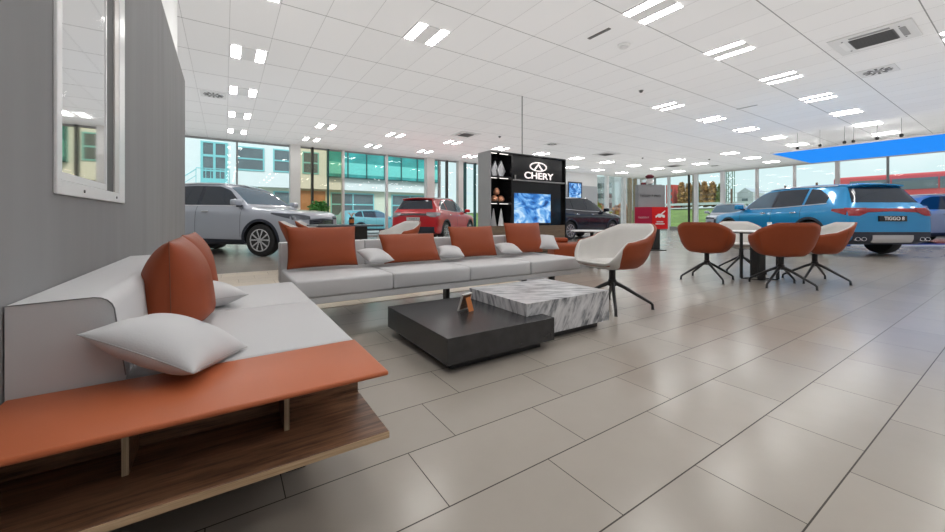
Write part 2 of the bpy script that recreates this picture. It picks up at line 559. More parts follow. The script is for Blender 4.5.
def text_mesh(name, txt, size, m, parent, loc, rot, depth=0.004, sx=1.0, bold=0.0, shear=0.0):
    cu = bpy.data.curves.new(name, 'FONT')
    cu.body = txt
    cu.size = size
    cu.extrude = depth
    cu.offset = bold
    cu.shear = shear
    cu.align_x = 'CENTER'
    cu.align_y = 'CENTER'
    t = bpy.data.objects.new(name, cu)
    COL.objects.link(t)
    bpy.context.view_layer.update()
    dg = bpy.context.evaluated_depsgraph_get()
    me = bpy.data.meshes.new_from_object(t.evaluated_get(dg))
    bpy.data.objects.remove(t)
    o = bpy.data.objects.new(name, me)
    me.materials.clear()
    me.materials.append(m)
    me.transform(Matrix.Translation(Vector(loc)) @ Euler(rot).to_matrix().to_4x4() @ Matrix.Diagonal((sx, 1, 1, 1)))
    COL.objects.link(o)
    o.parent = parent
    return o

# ------------------------------------------------------------------ structure of the hall
XR, YB, YF, XL = 26.5, 17.0, -5.0, -9.0
struct('floor', B_(XL, XR, YF, YB, -0.12, 0.0), M['floor'])
struct('ceiling', B_(XL, XR, YF, YB, CEIL, CEIL + 0.2), M['ceiling'])
struct('trim_1', B_(-0.43, 3.3, 3.72, 6.87, 0.0, 0.004), M['inlay'], label='pale beige floor tiles behind the long sofa')
struct('wall_left', B_(-0.66, -0.44, YF, 6.231, 0.0, 2.657, r=0.004, seg=1), M['greywall'])
struct('wall_left_upper', B_(-0.66, -0.52, YF, 6.229, 2.66, CEIL), M['white'])
struct('wall_rear', B_(-0.66, XR, YF - 0.2, YF, 0, CEIL), M['white'])
struct('wall_far_left', B_(XL - 0.2, XL, YF, YB, 0, CEIL), M['white'])
struct('wall_front', B_(XR, XR + 0.2, YF, -2.9, 0, CEIL), M['white'])

# glazing of the back wall (along X) : bays between mullions
back_m = [-9.0, -7.5, -5.55, -3.58, -1.6, 0.386, 2.38, 4.348, 6.343, 8.5, 10.28, 12.3, 14.3, 16.3, 18.3]
wn_i = 0
def pane(n_, x0, x1, y0, y1, z0, z1, m):
    o = struct('window_%d' % n_, B_(x0, x1, y0, y1, z0, z1), m)
    return o
for a, b in zip(back_m, back_m[1:]):
    if b > 18.31 - 0.01 and False:
        continue
    wn_i += 1
    m = M['bronzeglass'] if abs(a - 2.38) < .01 else M['glass']
    pane(wn_i, a + 0.03, b - 0.03, YB + 0.05, YB + 0.062, 0.06, CEIL - 0.04, m)
right_bays = [(21.37, 22.45), (22.45, 24.4), (24.4, 26.3)]
for a, b in right_bays:
    wn_i += 1
    pane(wn_i, a + 0.03, b - 0.03, YB + 0.05, YB + 0.062, 0.06, CEIL - 0.04, M['glass'])
ti = 1
def trim(bm, m, label=None):
    global ti
    ti += 1
    o = struct('trim_%d' % ti, bm, m)
    if label:
        o['label'] = label
    return o
for x in back_m[1:-1]:
    if abs(x - 2.38) < .01:
        trim(B_(2.191, 2.567, YB - 0.35, YB - 0.02, 0, CEIL), M['column'], 'wide pale column in the back glazing behind the silver car')
    elif abs(x - 8.5) < .01:
        trim(B_(8.287, 8.70, YB - 0.35, YB - 0.02, 0, CEIL), M['column'], 'wide pale column behind the red car')
    elif abs(x - 10.28) < .01:
        trim(B_(10.14, 10.42, YB - 0.28, YB - 0.02, 0, CEIL), M['column'])
    elif abs(x - 0.386) < .01 or x < 0:
        trim(B_(x - 0.03, x + 0.03, YB - 0.05, YB + 0.1, 0, CEIL), M['ventgrey'])
    else:
        trim(B_(x - 0.045, x + 0.045, YB - 0.09, YB + 0.1, 0, CEIL), M['alu'])
trim(B_(3.04, 3.12, YB - 0.12, YB + 0.12, 0, CEIL), M['darkframe'])
trim(B_(3.69, 3.75, YB - 0.06, YB + 0.12, 0, CEIL), M['teal_bar'])
trim(B_(9.10, 9.20, YB - 0.06, YB + 0.1, 0, CEIL), M['ventgrey'])
trim(B_(9.55, 9.64, YB - 0.06, YB + 0.1, 0, CEIL), M['darkframe'])
trim(B_(10.66, 10.76, YB - 0.06, YB + 0.1, 0, CEIL), M['teal_bar'])
trim(B_(11.30, 11.38, YB - 0.06, YB + 0.1, 0, CEIL), M['teal_bar'])
trim(B_(XL, 18.3, YB - 0.03, YB + 0.12, 0, 0.06), M['ventgrey'])
trim(B_(XL, 18.3, YB - 0.03, YB + 0.12, CEIL - 0.05, CEIL), M['ventgrey'])
struct('wall_back', B_(18.3, 21.37, YB - 0.1, YB + 0.1, 3.0, CEIL), M['white'])
struct('wall_back_lower', B_(18.3, 21.37, YB - 0.12, YB + 0.1, 0, 3.0), M['lightgrey'])
trim(B_(22.36, 22.62, YB - 0.12, YB + 0.1, 0, CEIL), M['whiteframe'])
trim(B_(22.95, 23.1, YB + 0.35, YB + 0.5, 0, CEIL + 1), M['tanpost'])
trim(B_(24.25, 24.62, YB - 0.12, YB + 0.1, 0, CEIL), M['whiteframe'])
trim(B_(25.05, 25.35, YB - 0.1, YB + 0.1, 0, CEIL), M['tanpost'])
trim(B_(25.75, 25.95, YB - 0.1, YB + 0.1, 0, CEIL), M['tanpost'])
trim(B_(18.3, XR, YB - 0.12, YB - 0.121 + 0.002, 0, 0.05), M['ventgrey'])
# glazing of the right wall (along Y)
rm = [(16.9, .08, 'alu'), (15.8, .06, 'ventgrey'), (14.76, .14, 'whiteframe'), (13.37, .06, 'darkframe'), (12.9, .22, 'whiteframe'), (11.27, .24, 'whiteframe'), (9.43, .12, 'alu'), (7.66, .10, 'alu'), (5.9, .16, 'alu'), (4.13, .07, 'ventgrey'), (2.3, .12, 'alu'), (0.5, .12, 'alu'), (-1.3, .12, 'alu'), (-2.9, .12, 'alu')]
for y, w, k in rm:
    trim(B_(XR - 0.10, XR + 0.1, y - w / 2, y + w / 2, 0, CEIL), M[k])
trim(B_(XR + 0.3, XR + 0.45, 13.0, 13.3, 0, CEIL + 1), M['tanpost'])
for (y1, _, _), (y0, _, _) in zip(rm, rm[1:]):
    wn_i += 1
    pane(wn_i, XR + 0.02, XR + 0.032, y0 + 0.04, y1 - 0.04, 0.25, CEIL - 0.04, M['glass'])
trim(B_(XR - 0.05, XR + 0.1, -2.9, YB, 0, 0.25), M['ventgrey'])
trim(B_(XR - 0.05, XR + 0.1, -2.9, YB, CEIL - 0.05, CEIL), M['alu'])

# ------------------------------------------------------------------ window in the grey partition
WX = -0.44
y0, y1, z0, z1 = 1.668, 2.60, 0.925, 2.35
bm = bmesh.new()
box(bm, WX, WX + 0.010, y0, y0 + 0.030, z0, z1, .002, 1)
box(bm, WX, WX + 0.010, 2.484, y1, z0, z1, .002, 1)
box(bm, WX, WX + 0.010, y0 + 0.030, 2.484, z0, z0 + 0.045, .002, 1)
box(bm, WX, WX + 0.010, y0 + 0.030, 2.484, z1 - 0.06, z1, .002, 1)
win = struct('window_inner', bm, M['whiteframe'], label='white framed window set in the grey partition')
obj('side_channel', B_(WX, WX + 0.008, 2.402, 2.482, z0 + .047, z1 - .062), M['alu'], win)
obj('dark_recess', B_(WX, WX + 0.003, 2.266, 2.4005, z0 + .047, z1 - .062), M['grille'], win)
bm = bmesh.new()
box(bm, WX, WX + 0.007, y0 + 0.032, 1.72, z0 + .047, z1 - .062)
box(bm, WX, WX + 0.007, 1.72, 2.25, z0 + 0.047, z0 + .072)
box(bm, WX, WX + 0.007, 2.25, 2.265, z0 + 0.047, z1 - .062)
obj('inner_frame', bm, M['whiteframe'], win)
mg, n, l, b = newmat('mirror_film_glass')
b.inputs['Base Color'].default_value = (0.86, 0.87, 0.88, 1)
b.inputs['Metallic'].default_value = 1.0
b.inputs['Roughness'].default_value = 0.03
obj('pane', B_(WX + 0.001, WX + 0.004, 1.7201, 2.2499, z0 + 0.0721, z1 - .062), mg, win)
for yy in (1.93, 2.42):
    bm = bmesh.new()
    tube(bm, [(WX + 0.010, yy, z0 + 0.022), (WX + 0.013, yy, z0 + 0.022)], 0.006, 10)
    obj('screw_cap', bm, M['grille'], win)

# ------------------------------------------------------------------ ceiling lamps
def ceiling_lamp(x, y, label):
    t = thing('ceiling_light', label, 'light', (x, y, CEIL), 0, 'square ceiling lights')
    bm = bmesh.new()
    box(bm, -0.115, 0.115, -0.29, 0.29, -0.010, 0)
    for sx in (-1, 1):
        a, b2 = sorted((sx * 0.268, sx * 0.293))
        box(bm, a, b2, -0.29, 0.29, -0.010, 0)
    obj('frame', bm, M['vent_white'], t, world=False)
    for sx in (-1, 1):
        a, b2 = sorted((sx * 0.124, sx * 0.258))
        obj('light_strip', B_(a, b2, -0.285, 0.285, -0.008, -0.001), M['lamp'], t, world=False)
    return t
lx = lambda k: 0.356 + 2.372 * k
ords = ['first', 'second', 'third', 'fourth', 'fifth', 'sixth', 'seventh', 'eighth', 'ninth', 'tenth', 'eleventh', 'twelfth']
rows = [
    (15.24, range(0, 10), 'the row nearest the back windows'),
    (12.80, range(0, 11), 'the second row from the back windows'),
    (10.37, [0, 8, 9], 'the sparse third row from back windows'),
    (7.94, [0, 8, 9, 10], 'the sparse fourth row from back windows'),
    (5.51, [0, 1, 4, 5, 6, 7, 8], 'the row above the display cabinet'),
    (3.08, range(0, 9), 'the bright row running to the blue panel'),
    (0.64, range(0, 9), 'the row beyond the large air conditioner'),
    (-1.8, range(0, 9, 1), 'the row behind the viewer'),
]
lamp0 = None
for y, ks, rowname in rows:
    ks = list(ks)
    for i, k in enumerate(ks):
        lb = 'square ceiling light, %s from left in %s' % (ords[i], rowname)
        if lamp0 is None:
            lamp0 = ceiling_lamp(lx(k), y, lb)
        else:
            setup(clone(lamp0), (lx(k), y, CEIL), 0, lb)

# ------------------------------------------------------------------ ceiling devices
def air_con(x, y, sx, sy, label):
    t = thing('ceiling_air_conditioner', label, 'air conditioner', (x, y, CEIL))
    bm = bmesh.new()
    box(bm, -sx / 2, sx / 2, -sy / 2, sy / 2, -0.022, 0, .006, 1)
    obj('cover_plate', bm, M['vent_white'], t, world=False)
    bm = bmesh.new()
    gx, gy = sx * .27, sy * .27
    box(bm, -gx, gx, -gy, gy, -0.030, -0.0221)
    for i in range(9):
        xx = -gx + 0.02 + i * (2 * gx - 0.04) / 8
        box(bm, xx - .008, xx + .008, -gy + .015, gy - .015, -0.038, -0.030)
    obj('intake_grille', bm, M['grille'], t, world=False)
    for ax, s in ((0, -1), (0, 1), (1, -1), (1, 1)):
        bm = bmesh.new()
        if ax == 0:
            a, b2 = sorted((s * (gx + .05), s * (gx + .12)))
            box(bm, a, b2, -gy * .9, gy * .9, -0.0265, -0.0221)
        else:
            a, b2 = sorted((s * (gy + .05), s * (gy + .12)))
            box(bm, -gx * .9, gx * .9, a, b2, -0.0265, -0.0221)
        obj('air_outlet', bm, M['ventgrey'] if s < 0 else M['white'], t, world=False)
    for a in (-1, 1):
        for b2 in (-1, 1):
            obj('corner_screw', lathe(bmesh.new(), [(.012, -.028), (.012, -.0221)], 8, a * gx * 1.15, b2 * gy * 1.25), M['black'], t, world=False)
air_con(8.95, 1.555, 0.93, 0.95, 'large ceiling air conditioner unit with a dark grille at the upper right')
air_con(7.16, 11.32, 0.8, 0.8, 'small grey ceiling air conditioner between the red car and the display cabinet')
air_con(14.8, 11.2, 0.9, 0.9, 'flat grey ceiling air conditioner to the right above the black display cabinet')
air_con(21.3, 11.6, 0.9, 0.9, 'distant grey ceiling air conditioner above the red sign stand')

def swirl(x, y, s, label, plate=True):
    t = thing('air_diffuser', label, 'air vent', (x, y, CEIL))
    if plate:
        obj('plate', B_(-s, s, -s, s, -0.012, 0), M['vent_white'], t, world=False)
    for i in range(12):
        a = 2 * pi * i / 12
        bm = bmesh.new()
        r0, r1 = s * .38, s * .78
        box(bm, r0, r1, -s * .07, s * .07, -0.018, -0.0121, mtx=Matrix.Rotation(a, 4, 'Z') @ Matrix.Rotation(.0, 4, 'X'))
        obj('slot', bm, M['grille'], t, world=False)
    obj('hub', lathe(bmesh.new(), [(s * .25, -.018), (s * .25, -.0121)], 16), M['ventgrey'], t, world=False)
swirl(11.0, 1.855, 0.27, 'square ceiling plate with a round swirl diffuser beside the large air conditioner')
swirl(-0.23, 10.99, 0.26, 'round swirl air diffuser above the silver car at left')
swirl(10.97, 10.87, 0.24, 'small round air diffuser above the black display cabinet')
swirl(23.2, 10.3, 0.24, 'far round air diffuser over the red sign stand')

tag(obj('slot_vent', B_(5.0, 5.06, 3.74, 4.15, CEIL - 0.01, CEIL), M['grille'], None), 'thin dark slot vent in the ceiling beside the smoke detector', 'air vent')
tag(obj('slot_vent', B_(11.65, 11.70, 4.15, 4.62, CEIL - 0.008, CEIL), M['ventgrey'], None), 'faint slot vent in the ceiling between two rows of lamps', 'air vent')
t = thing('smoke_detector', 'white domed smoke detector on the ceiling', 'detector', (5.72, 3.97, CEIL))
obj('base', lathe(bmesh.new(), [(.105, 0), (.105, -.02), (.095, -.03)], 24), M['white'], t, world=False)
obj('dome', lathe(bmesh.new(), [(.075, -.0301), (.07, -.05), (.04, -.062)], 24), M['vent_white'], t, world=False)
for (x, y, d) in [(8.10, 5.17, 'in front of the lamp rows, centre of the ceiling'), (8.35, 10.9, 'beside the small grey air conditioner'), (17.2, 10.9, 'far off above the near white chair'), (20.4, 9.3, 'far off above the red sign stand')]:
    t = thing('motion_sensor', 'small dark ceiling sensor ' + d, 'sensor', (x, y, CEIL))
    obj('rim', lathe(bmesh.new(), [(.055, 0), (.055, -.008)], 16), M['ventgrey'], t, world=False)
    obj('lens', lathe(bmesh.new(), [(.04, -.0081), (.038, -.035), (.02, -.05)], 16), M['grille'], t, world=False)

# blue hanging panel
t = thing('hanging_blue_panel', 'large bright blue panel hung below the ceiling at right', 'panel', (18.9, 1.8, 3.2))
obj('fabric', B_(16.79, 21.05, -1.96, 5.52, 3.205, 3.22), M['blue_panel'], t)
obj('glow_blocker', B_(16.79, 21.05, -1.96, 5.52, 3.2201, 3.235), M['white'], t)  # unseen sheet added to keep the blue glow off the ceiling
bm = bmesh.new()
box(bm, 16.75, 16.79, -2.0, 5.56, 3.2, 3.25)
box(bm, 21.05, 21.09, -2.0, 5.56, 3.2, 3.25)
box(bm, 16.79, 21.05, 5.52, 5.56, 3.2, 3.25)
box(bm, 16.79, 21.05, -2.0, -1.96, 3.2, 3.25)
obj('rim', bm, M['alu'], t)
for y in (4.77, 4.17, 3.57, 3.36, 2.84, 2.34):
    bm = bmesh.new()
    tube(bm, [(16.77, y, 3.25), (16.77, y, CEIL)], 0.006, 6)
    obj('suspension_wire', bm, M['wire'], t)
    obj('wire_clip', lathe(bmesh.new(), [(.03, 3.2501), (.045, 3.28), (.045, 3.33), (.02, 3.35)], 10, 16.77, y), M['black'], t)

# ------------------------------------------------------------------ sofas
SEAT = 0.42
t = thing('corner_bench_sofa', 'light grey sofa against the grey partition with an orange leather bench end and walnut shelf', 'sofa', (0, 2.0, 0))
obj('leather_bench', B_(-0.435, 0.387, 1.016, 1.350, 0.406, SEAT, .0065, 3), M['leather_bench'], t, smooth=True)
obj('lower_shelf', B_(-0.435, 0.387, 1.018, 1.352, 0.2315, 0.25, .001, 1), M['walnut'], t)
obj('shelf_edge', B_(-0.435, 0.387, 1.0155, 1.0179, 0.2315, 0.2485), M['ply'], t)
obj('back_panel', B_(-0.435, 0.383, 1.302, 1.318, 0.2501, 0.4059), M['walnut'], t)
bm = bmesh.new()
box(bm, -0.435, 0.28, 1.3, 2.78, 0.10, 0.2314)
box(bm, -0.435, 0.28, 1.353, 2.78, 0.2314, 0.29)
obj('plinth', bm, M['walnut'], t)
for x in (0.146, -0.194):
    d = obj('divider', B_(x - 0.0065, x + 0.0065, 1.178, 1.3018, 0.2501, 0.4059), M['walnut'], t)
    obj('divider_edge', B_(x - 0.0065, x + 0.0065, 1.1755, 1.1779, 0.2501, 0.4059), M['plyv'], d)
obj('seat_cushion', B_(-0.25, 0.387, 1.354, 2.098, 0.29, SEAT, .016, 3), M['leather_white'], t, smooth=True)
obj('seat_cushion', B_(-0.25, 0.385, 2.101, 2.806, 0.29, SEAT, .016, 3), M['leather_white'], t, smooth=True)
# backrest with an inner face that leans back, rounded shoulder
def backrest_profile():
    pr = [(-0.436, 0.25), (-0.436, 0.640)]
    cx_, cz_, r = -0.284, 0.604, 0.040
    pr += [(cx_ + r * sin(a), cz_ + r * cos(a)) for a in [radians(q) for q in (0, 20, 40, 60, 80)]]
    pr += [(-0.222, 0.43), (-0.222, 0.25)]
    return pr
pr = backrest_profile()
bm = bmesh.new()
rings = []
for yy in (1.3535, 2.099, 2.775):
    rings.append([bm.verts.new((x, yy, z)) for x, z in pr])
for r0, r1 in zip(rings, rings[1:]):
    for k in range(len(pr)):
        bm.faces.new((r0[k], r0[(k + 1) % len(pr)], r1[(k + 1) % len(pr)], r1[k]))
bm.faces.new(rings[0]); bm.faces.new(rings[-1][::-1])
br = obj('backrest', bm, M['leather_white'], t, smooth=True)
bm = bmesh.new()
tube(bm, [(x, 1.3535, z) for x, z in pr[1:-1]], 0.0016, 6)
obj('piping', bm, M['seam'], br)
for (x, y) in ((-0.35, 1.42), (0.2, 1.42), (-0.35, 2.70), (0.2, 2.70)):
    obj('leg', B_(x - .03, x + .03, y - .03, y + .03, 0, 0.0999), M['metal_black'], t)

t = thing('long_sofa', 'long light grey four seat sofa with low quilted back behind the coffee tables', 'sofa', (1.82, 3.2, 0))
xs = [0.389, 1.10, 1.815, 2.533, 3.256]
for a, b2 in zip(xs, xs[1:]):
    obj('seat_cushion', B_(a + .0015, b2 - .0015, 2.79, 3.53, 0.291, SEAT, .020, 3), M['leather_white'], t, smooth=True)
obj('base', B_(0.391, 3.254, 2.80, 3.68, 0.245, 0.2905, .004, 1), M['leather_white'], t)
bw = (3.256 - 0.389) / 12
for i in range(12):
    obj('back_pad', B_(0.389 + i * bw + .001, 0.389 + (i + 1) * bw - .001, 3.532, 3.69, 0.2915, 0.64, .012, 2), M['leather_white'], t, smooth=True)
for x, y in ((0.46, 3.45), (1.687, 3.0), (3.02, 3.0), (3.10, 3.55)):
    if True:
        obj('leg', B_(x - .018, x + .018, y - .03, y + .03, 0, 0.2449), M['metal_black'], t)

# ------------------------------------------------------------------ cushions
def cushion_mesh(w, h, th, n=26, pinch=0.05, wr=0.0, seed=0, sag=0.0):
    rnd = random.Random(seed)
    ph = [rnd.uniform(0, 6) for _ in range(6)]
    bm = bmesh.new()
    F, K = [], []
    for i in range(n + 1):
        u = -1 + 2 * i / n
        u = math.copysign(1 - (1 - abs(u)) ** 1.35, u)
        rf, rk = [], []
        for j in range(n + 1):
            v = -1 + 2 * j / n
            v = math.copysign(1 - (1 - abs(v)) ** 1.35, v)
            x = u * w / 2 * (1 - pinch * (1 - v * v) * abs(u) ** 3)
            y = v * h / 2 * (1 - pinch * (1 - u * u) * abs(v) ** 3)
            q = max(0, (1 - abs(u) ** 2.6)) ** 0.55 * max(0, (1 - abs(v) ** (2.6 + (6 * sag if v < 0 else -.6 * sag)))) ** 0.55 * (1 - .18 * sag * v)
            e = (1 - abs(u)) * (1 - abs(v))
            wrk = wr * (sin(9 * v + ph[0] + 3 * u) * abs(u) ** 3 + sin(11 * u + ph[1]) * abs(v) ** 3 * .6) * q
            z = th / 2 * q + wrk * .5
            rf.append((x, y, z))
            rk.append((x, y, -th / 2 * q + wrk * .3))
        F.append(rf); K.append(rk)
    slab(bm, F, K)
    bmesh.ops.remove_doubles(bm, verts=bm.verts, dist=0.0002)
    return bm

def edge_loop(w, h, pinch, n=20):
    pts = []
    for u, v in [(-1 + 2 * i / n, -1) for i in range(n)] + [(1, -1 + 2 * i / n) for i in range(n)] + [(1 - 2 * i / n, 1) for i in range(n)] + [(-1, 1 - 2 * i / n) for i in range(n + 1)]:
        pts.append((u * w / 2 * (1 - pinch * (1 - v * v) * abs(u) ** 3), v * h / 2 * (1 - pinch * (1 - u * u) * abs(v) ** 3), 0))
    return pts

def cushion(label, w, h, th, m, seam, mtx, pinch=.05, wr=.006, seed=0, group=None, name='cushion', sag=0.0):
    bm = cushion_mesh(w, h, th, pinch=pinch, wr=wr, seed=seed, sag=sag)
    o = obj(name, bm, m, None, smooth='all')
    o.matrix_world = mtx
    tag(o, label, 'cushion', group)
    bm = bmesh.new()
    tube(bm, edge_loop(w * 1.002, h * 1.002, pinch), 0.0014, 5, cap=False)
    obj('piping', bm, seam, o, world=False)
    return o

def frame_mtx(c, u, v):
    u = Vector(u).normalized()
    v = Vector(v)
    v = (v - u * v.dot(u)).normalized()
    w = u.cross(v)
    m = Matrix((u, v, w)).transposed().to_4x4()
    m.translation = Vector(c)
    return m

TER, TS = M['leather_terra'], M['terra_seam']
# four standing / leaning along the long sofa
for lb, cx_, w, h, tilt, roll, yb, sd in [
    ('terracotta leather cushion upright at the left end of the long sofa', 0.690, 0.56, 0.345, 14, 0.0, 3.40, 1),
    ('slumped terracotta leather cushion, second from the left on the long sofa', 1.475, 0.57, 0.30, 32, 0.05, 3.38, 2),
    ('terracotta leather cushion leaning left, third from the left on the long sofa', 2.21, 0.56, 0.335, 18, 0.10, 3.41, 3),
    ('terracotta leather cushion, rightmost of the four on the long sofa', 2.93, 0.54, 0.36, 12, 0.0, 3.42, 4)]:
    a = radians(tilt)
    v = Vector((-roll, sin(a), cos(a)))
    u = Vector((1, 0, 0.0))
    if sd == 3:
        v = Vector((-0.20, sin(a), cos(a)))
    if sd == 2:
        v = Vector((-0.12, sin(a), cos(a)))
    zc = SEAT + 0.5 * h * cos(a) + 0.022
    o = cushion(lb, w, h, 0.15, TER, TS, frame_mtx((cx_, yb - .06 , zc), u, v), pinch=.045, wr=.008, seed=sd, group='terracotta cushions')
# small pale pillows
for lb, cx_, y, rz, up, sd in [
    ('small light grey pillow lying right of the first terracotta cushion on the long sofa', 1.12, 3.28, 12, 0.3, 5),
    ('small light grey pillow beside the slumped terracotta cushion', 1.89, 3.28, -20, 0.25, 6),
    ('small light grey pillow lying between the third and fourth terracotta cushions', 2.63, 3.28, -15, 0.25, 7),
    ('small pale pillow propped at the right end of the long sofa', 3.27, 3.33, -25, 0.75, 8)]:
    a = radians(rz)
    u = Vector((cos(a), sin(a), -0.05))
    v = Vector((-sin(a), cos(a), up))
    cushion(lb, 0.25, 0.25, 0.105, M['leather_white'], M['pale_seam'], frame_mtx((cx_, y, SEAT + 0.065 + up * .10), u, v), pinch=.09, wr=.006, seed=sd, group='small pale pillows')
# big cushions of the corner sofa, end on
cushion('large terracotta leather cushion standing end-on nearest the viewer against the sofa back', 0.52, 0.345, 0.235, TER, TS, frame_mtx((-0.165, 1.99, SEAT + 0.172), (0.0, 1, 0), (-0.02, 0, 1)), pinch=.03, wr=.010, seed=11, sag=1, group='terracotta cushions')
cushion('second large terracotta cushion half hidden behind the nearest one', 0.50, 0.345, 0.20, TER, TS, frame_mtx((-0.150, 2.54, SEAT + 0.175), (0.05, 1, 0), (-0.06, 0, 1)), pinch=.03, wr=.010, seed=12, sag=1, group='terracotta cushions')
cushion('light grey pillow resting half on the orange leather bench in the foreground', 0.285, 0.30, 0.115, M['leather_white'], M['pale_seam'], frame_mtx((-0.120, 1.365, 0.497), (0.80, -0.42, -0.36), (0.25, 0.95, -0.04)), pinch=.06, wr=.006, seed=13, group='small pale pillows')
cushion('light grey pillow peeking out behind the nearest terracotta cushion', 0.30, 0.29, 0.12, M['leather_white'], M['pale_seam'], frame_mtx((-0.10, 2.14 + .08, SEAT + 0.062), (0.9, 0.4, 0.0), (-0.4, 0.9, 0.05)), pinch=.08, wr=.005, seed=14, group='small pale pillows')

# ------------------------------------------------------------------ coffee tables
t = thing('coffee_table', 'low square black stained coffee table with a recessed base', 'table', (1.40, 2.2, 0))
obj('top_slab', B_(1.0, 1.802, 1.764, 2.653, 0.052, 0.2, .0015, 1), M['blackwood'], t)
obj('base', B_(1.06, 1.74, 1.83, 2.59, 0, 0.0519), M['black'], t)
t = thing('coffee_table', 'grey veined marble coffee table stepping over the black one', 'table', (2.1, 2.2, 0))
bm = bmesh.new()
prof = [(1.656, 0.2015), (1.656, 0.284), (2.505, 0.284), (2.505, 0.055), (1.806, 0.055), (1.806, 0.2015)]
A_ = [bm.verts.new((x, 1.87, z)) for x, z in prof]
C_ = [bm.verts.new((x, 2.565, z)) for x, z in prof]
for k in range(6):
    bm.faces.new((A_[k], A_[(k + 1) % 6], C_[(k + 1) % 6], C_[k]))
bm.faces.new(A_[::-1]); bm.faces.new(C_)
obj('stone_body', bm, M['marble'], t)
obj('base', B_(1.84, 2.44, 1.93, 2.50, 0, 0.0549), M['black'], t)

t = thing('picture_frame', 'small upright picture frame seen from behind on the black coffee table', 'picture frame', (1.404, 2.26, 0.2), radians(-163))
R = Matrix.Rotation(radians(-20), 4, 'X')
bm = bmesh.new()
for a in ((-.052, -.044, 0, .125), (.044, .052, 0, .125), (-.044, .044, 0, .008), (-.044, .044, .117, .125)):
    box(bm, a[0], a[1], -.008, .004, a[2], a[3], mtx=R)
bmesh.ops.translate(bm, verts=bm.verts, vec=(0, 0, .0025))
obj('frame', bm, M['frame_edge'], t, world=False)
obj('backing_board', box(bmesh.new(), -.044, .044, -.002, .003, .0085, .1165, mtx=Matrix.Translation((0, 0, .0025)) @ R), M['walnut'], t, world=False)
obj('easel_leg', box(bmesh.new(), -.028, .022, 0, .004, 0, .100, mtx=Matrix.Translation((0, .075, 0.0005)) @ Matrix.Rotation(radians(19), 4, 'X')), M['amber'], t, world=False)

# ------------------------------------------------------------------ swivel tub chairs
def smooth(a, b, x):
    t_ = max(0, min(1, (x - a) / (b - a)))
    return t_ * t_ * (3 - 2 * t_)

def shell_point(phi, t_, off=0.0):
    """phi = 0 at the middle of the back, +-180 at the front; t_ 0 centre .. 1 rim"""
    a = abs(phi)
    rim = 0.795 - 0.135 * min(1, max(0, (a - 27) / 50)) - 0.025 * smooth(77, 110, a) - 0.185 * smooth(112, 150, a)
    rx = 0.335 + 0.0 * a
    c_, s_ = cos(radians(phi)), sin(radians(phi))
    # rounded trapezoid plan : wide at the arms
    p = 2.7
    R_ = 1 / ((abs(c_) / 0.285) ** p + (abs(s_) / 0.285) ** p) ** (1 / p)
    base_z = 0.405
    if t_ < 0.45:
        k = t_ / 0.45
        r = R_ * 0.68 * k
        z = base_z + 0.012 * k * k
    else:
        k = (t_ - 0.45) / 0.55
        r = R_ * (0.68 + 0.32 * sin(min(1, k * 1.12) * pi / 2))
        up = rim - base_z - 0.012
        z = base_z + 0.012 + up * (k ** 1.5)
        lean = 0.075 * max(0, c_) * max(0, z - 0.55)/.25
        r += lean
    n_ = off
    if off > .0118:
        n_ = .0118 + (off - .0118) * (1 - .97 * smooth(112, 138, a))
    elif off > 0:
        n_ = off + .026 * smooth(112, 138, a)
    r2 = max(0.0, r + (n_ if t_ > 0.45 else 0) * smooth(0.3, 0.75, t_))
    z2 = z - n_ * (1 - smooth(0.35, 0.8, t_))
    if off > .0118 and t_ > .5:
        z2 -= .03 * smooth(112, 138, a) * (t_ - .5) / .5
    return Vector((-c_ * r2, s_ * r2, z2))

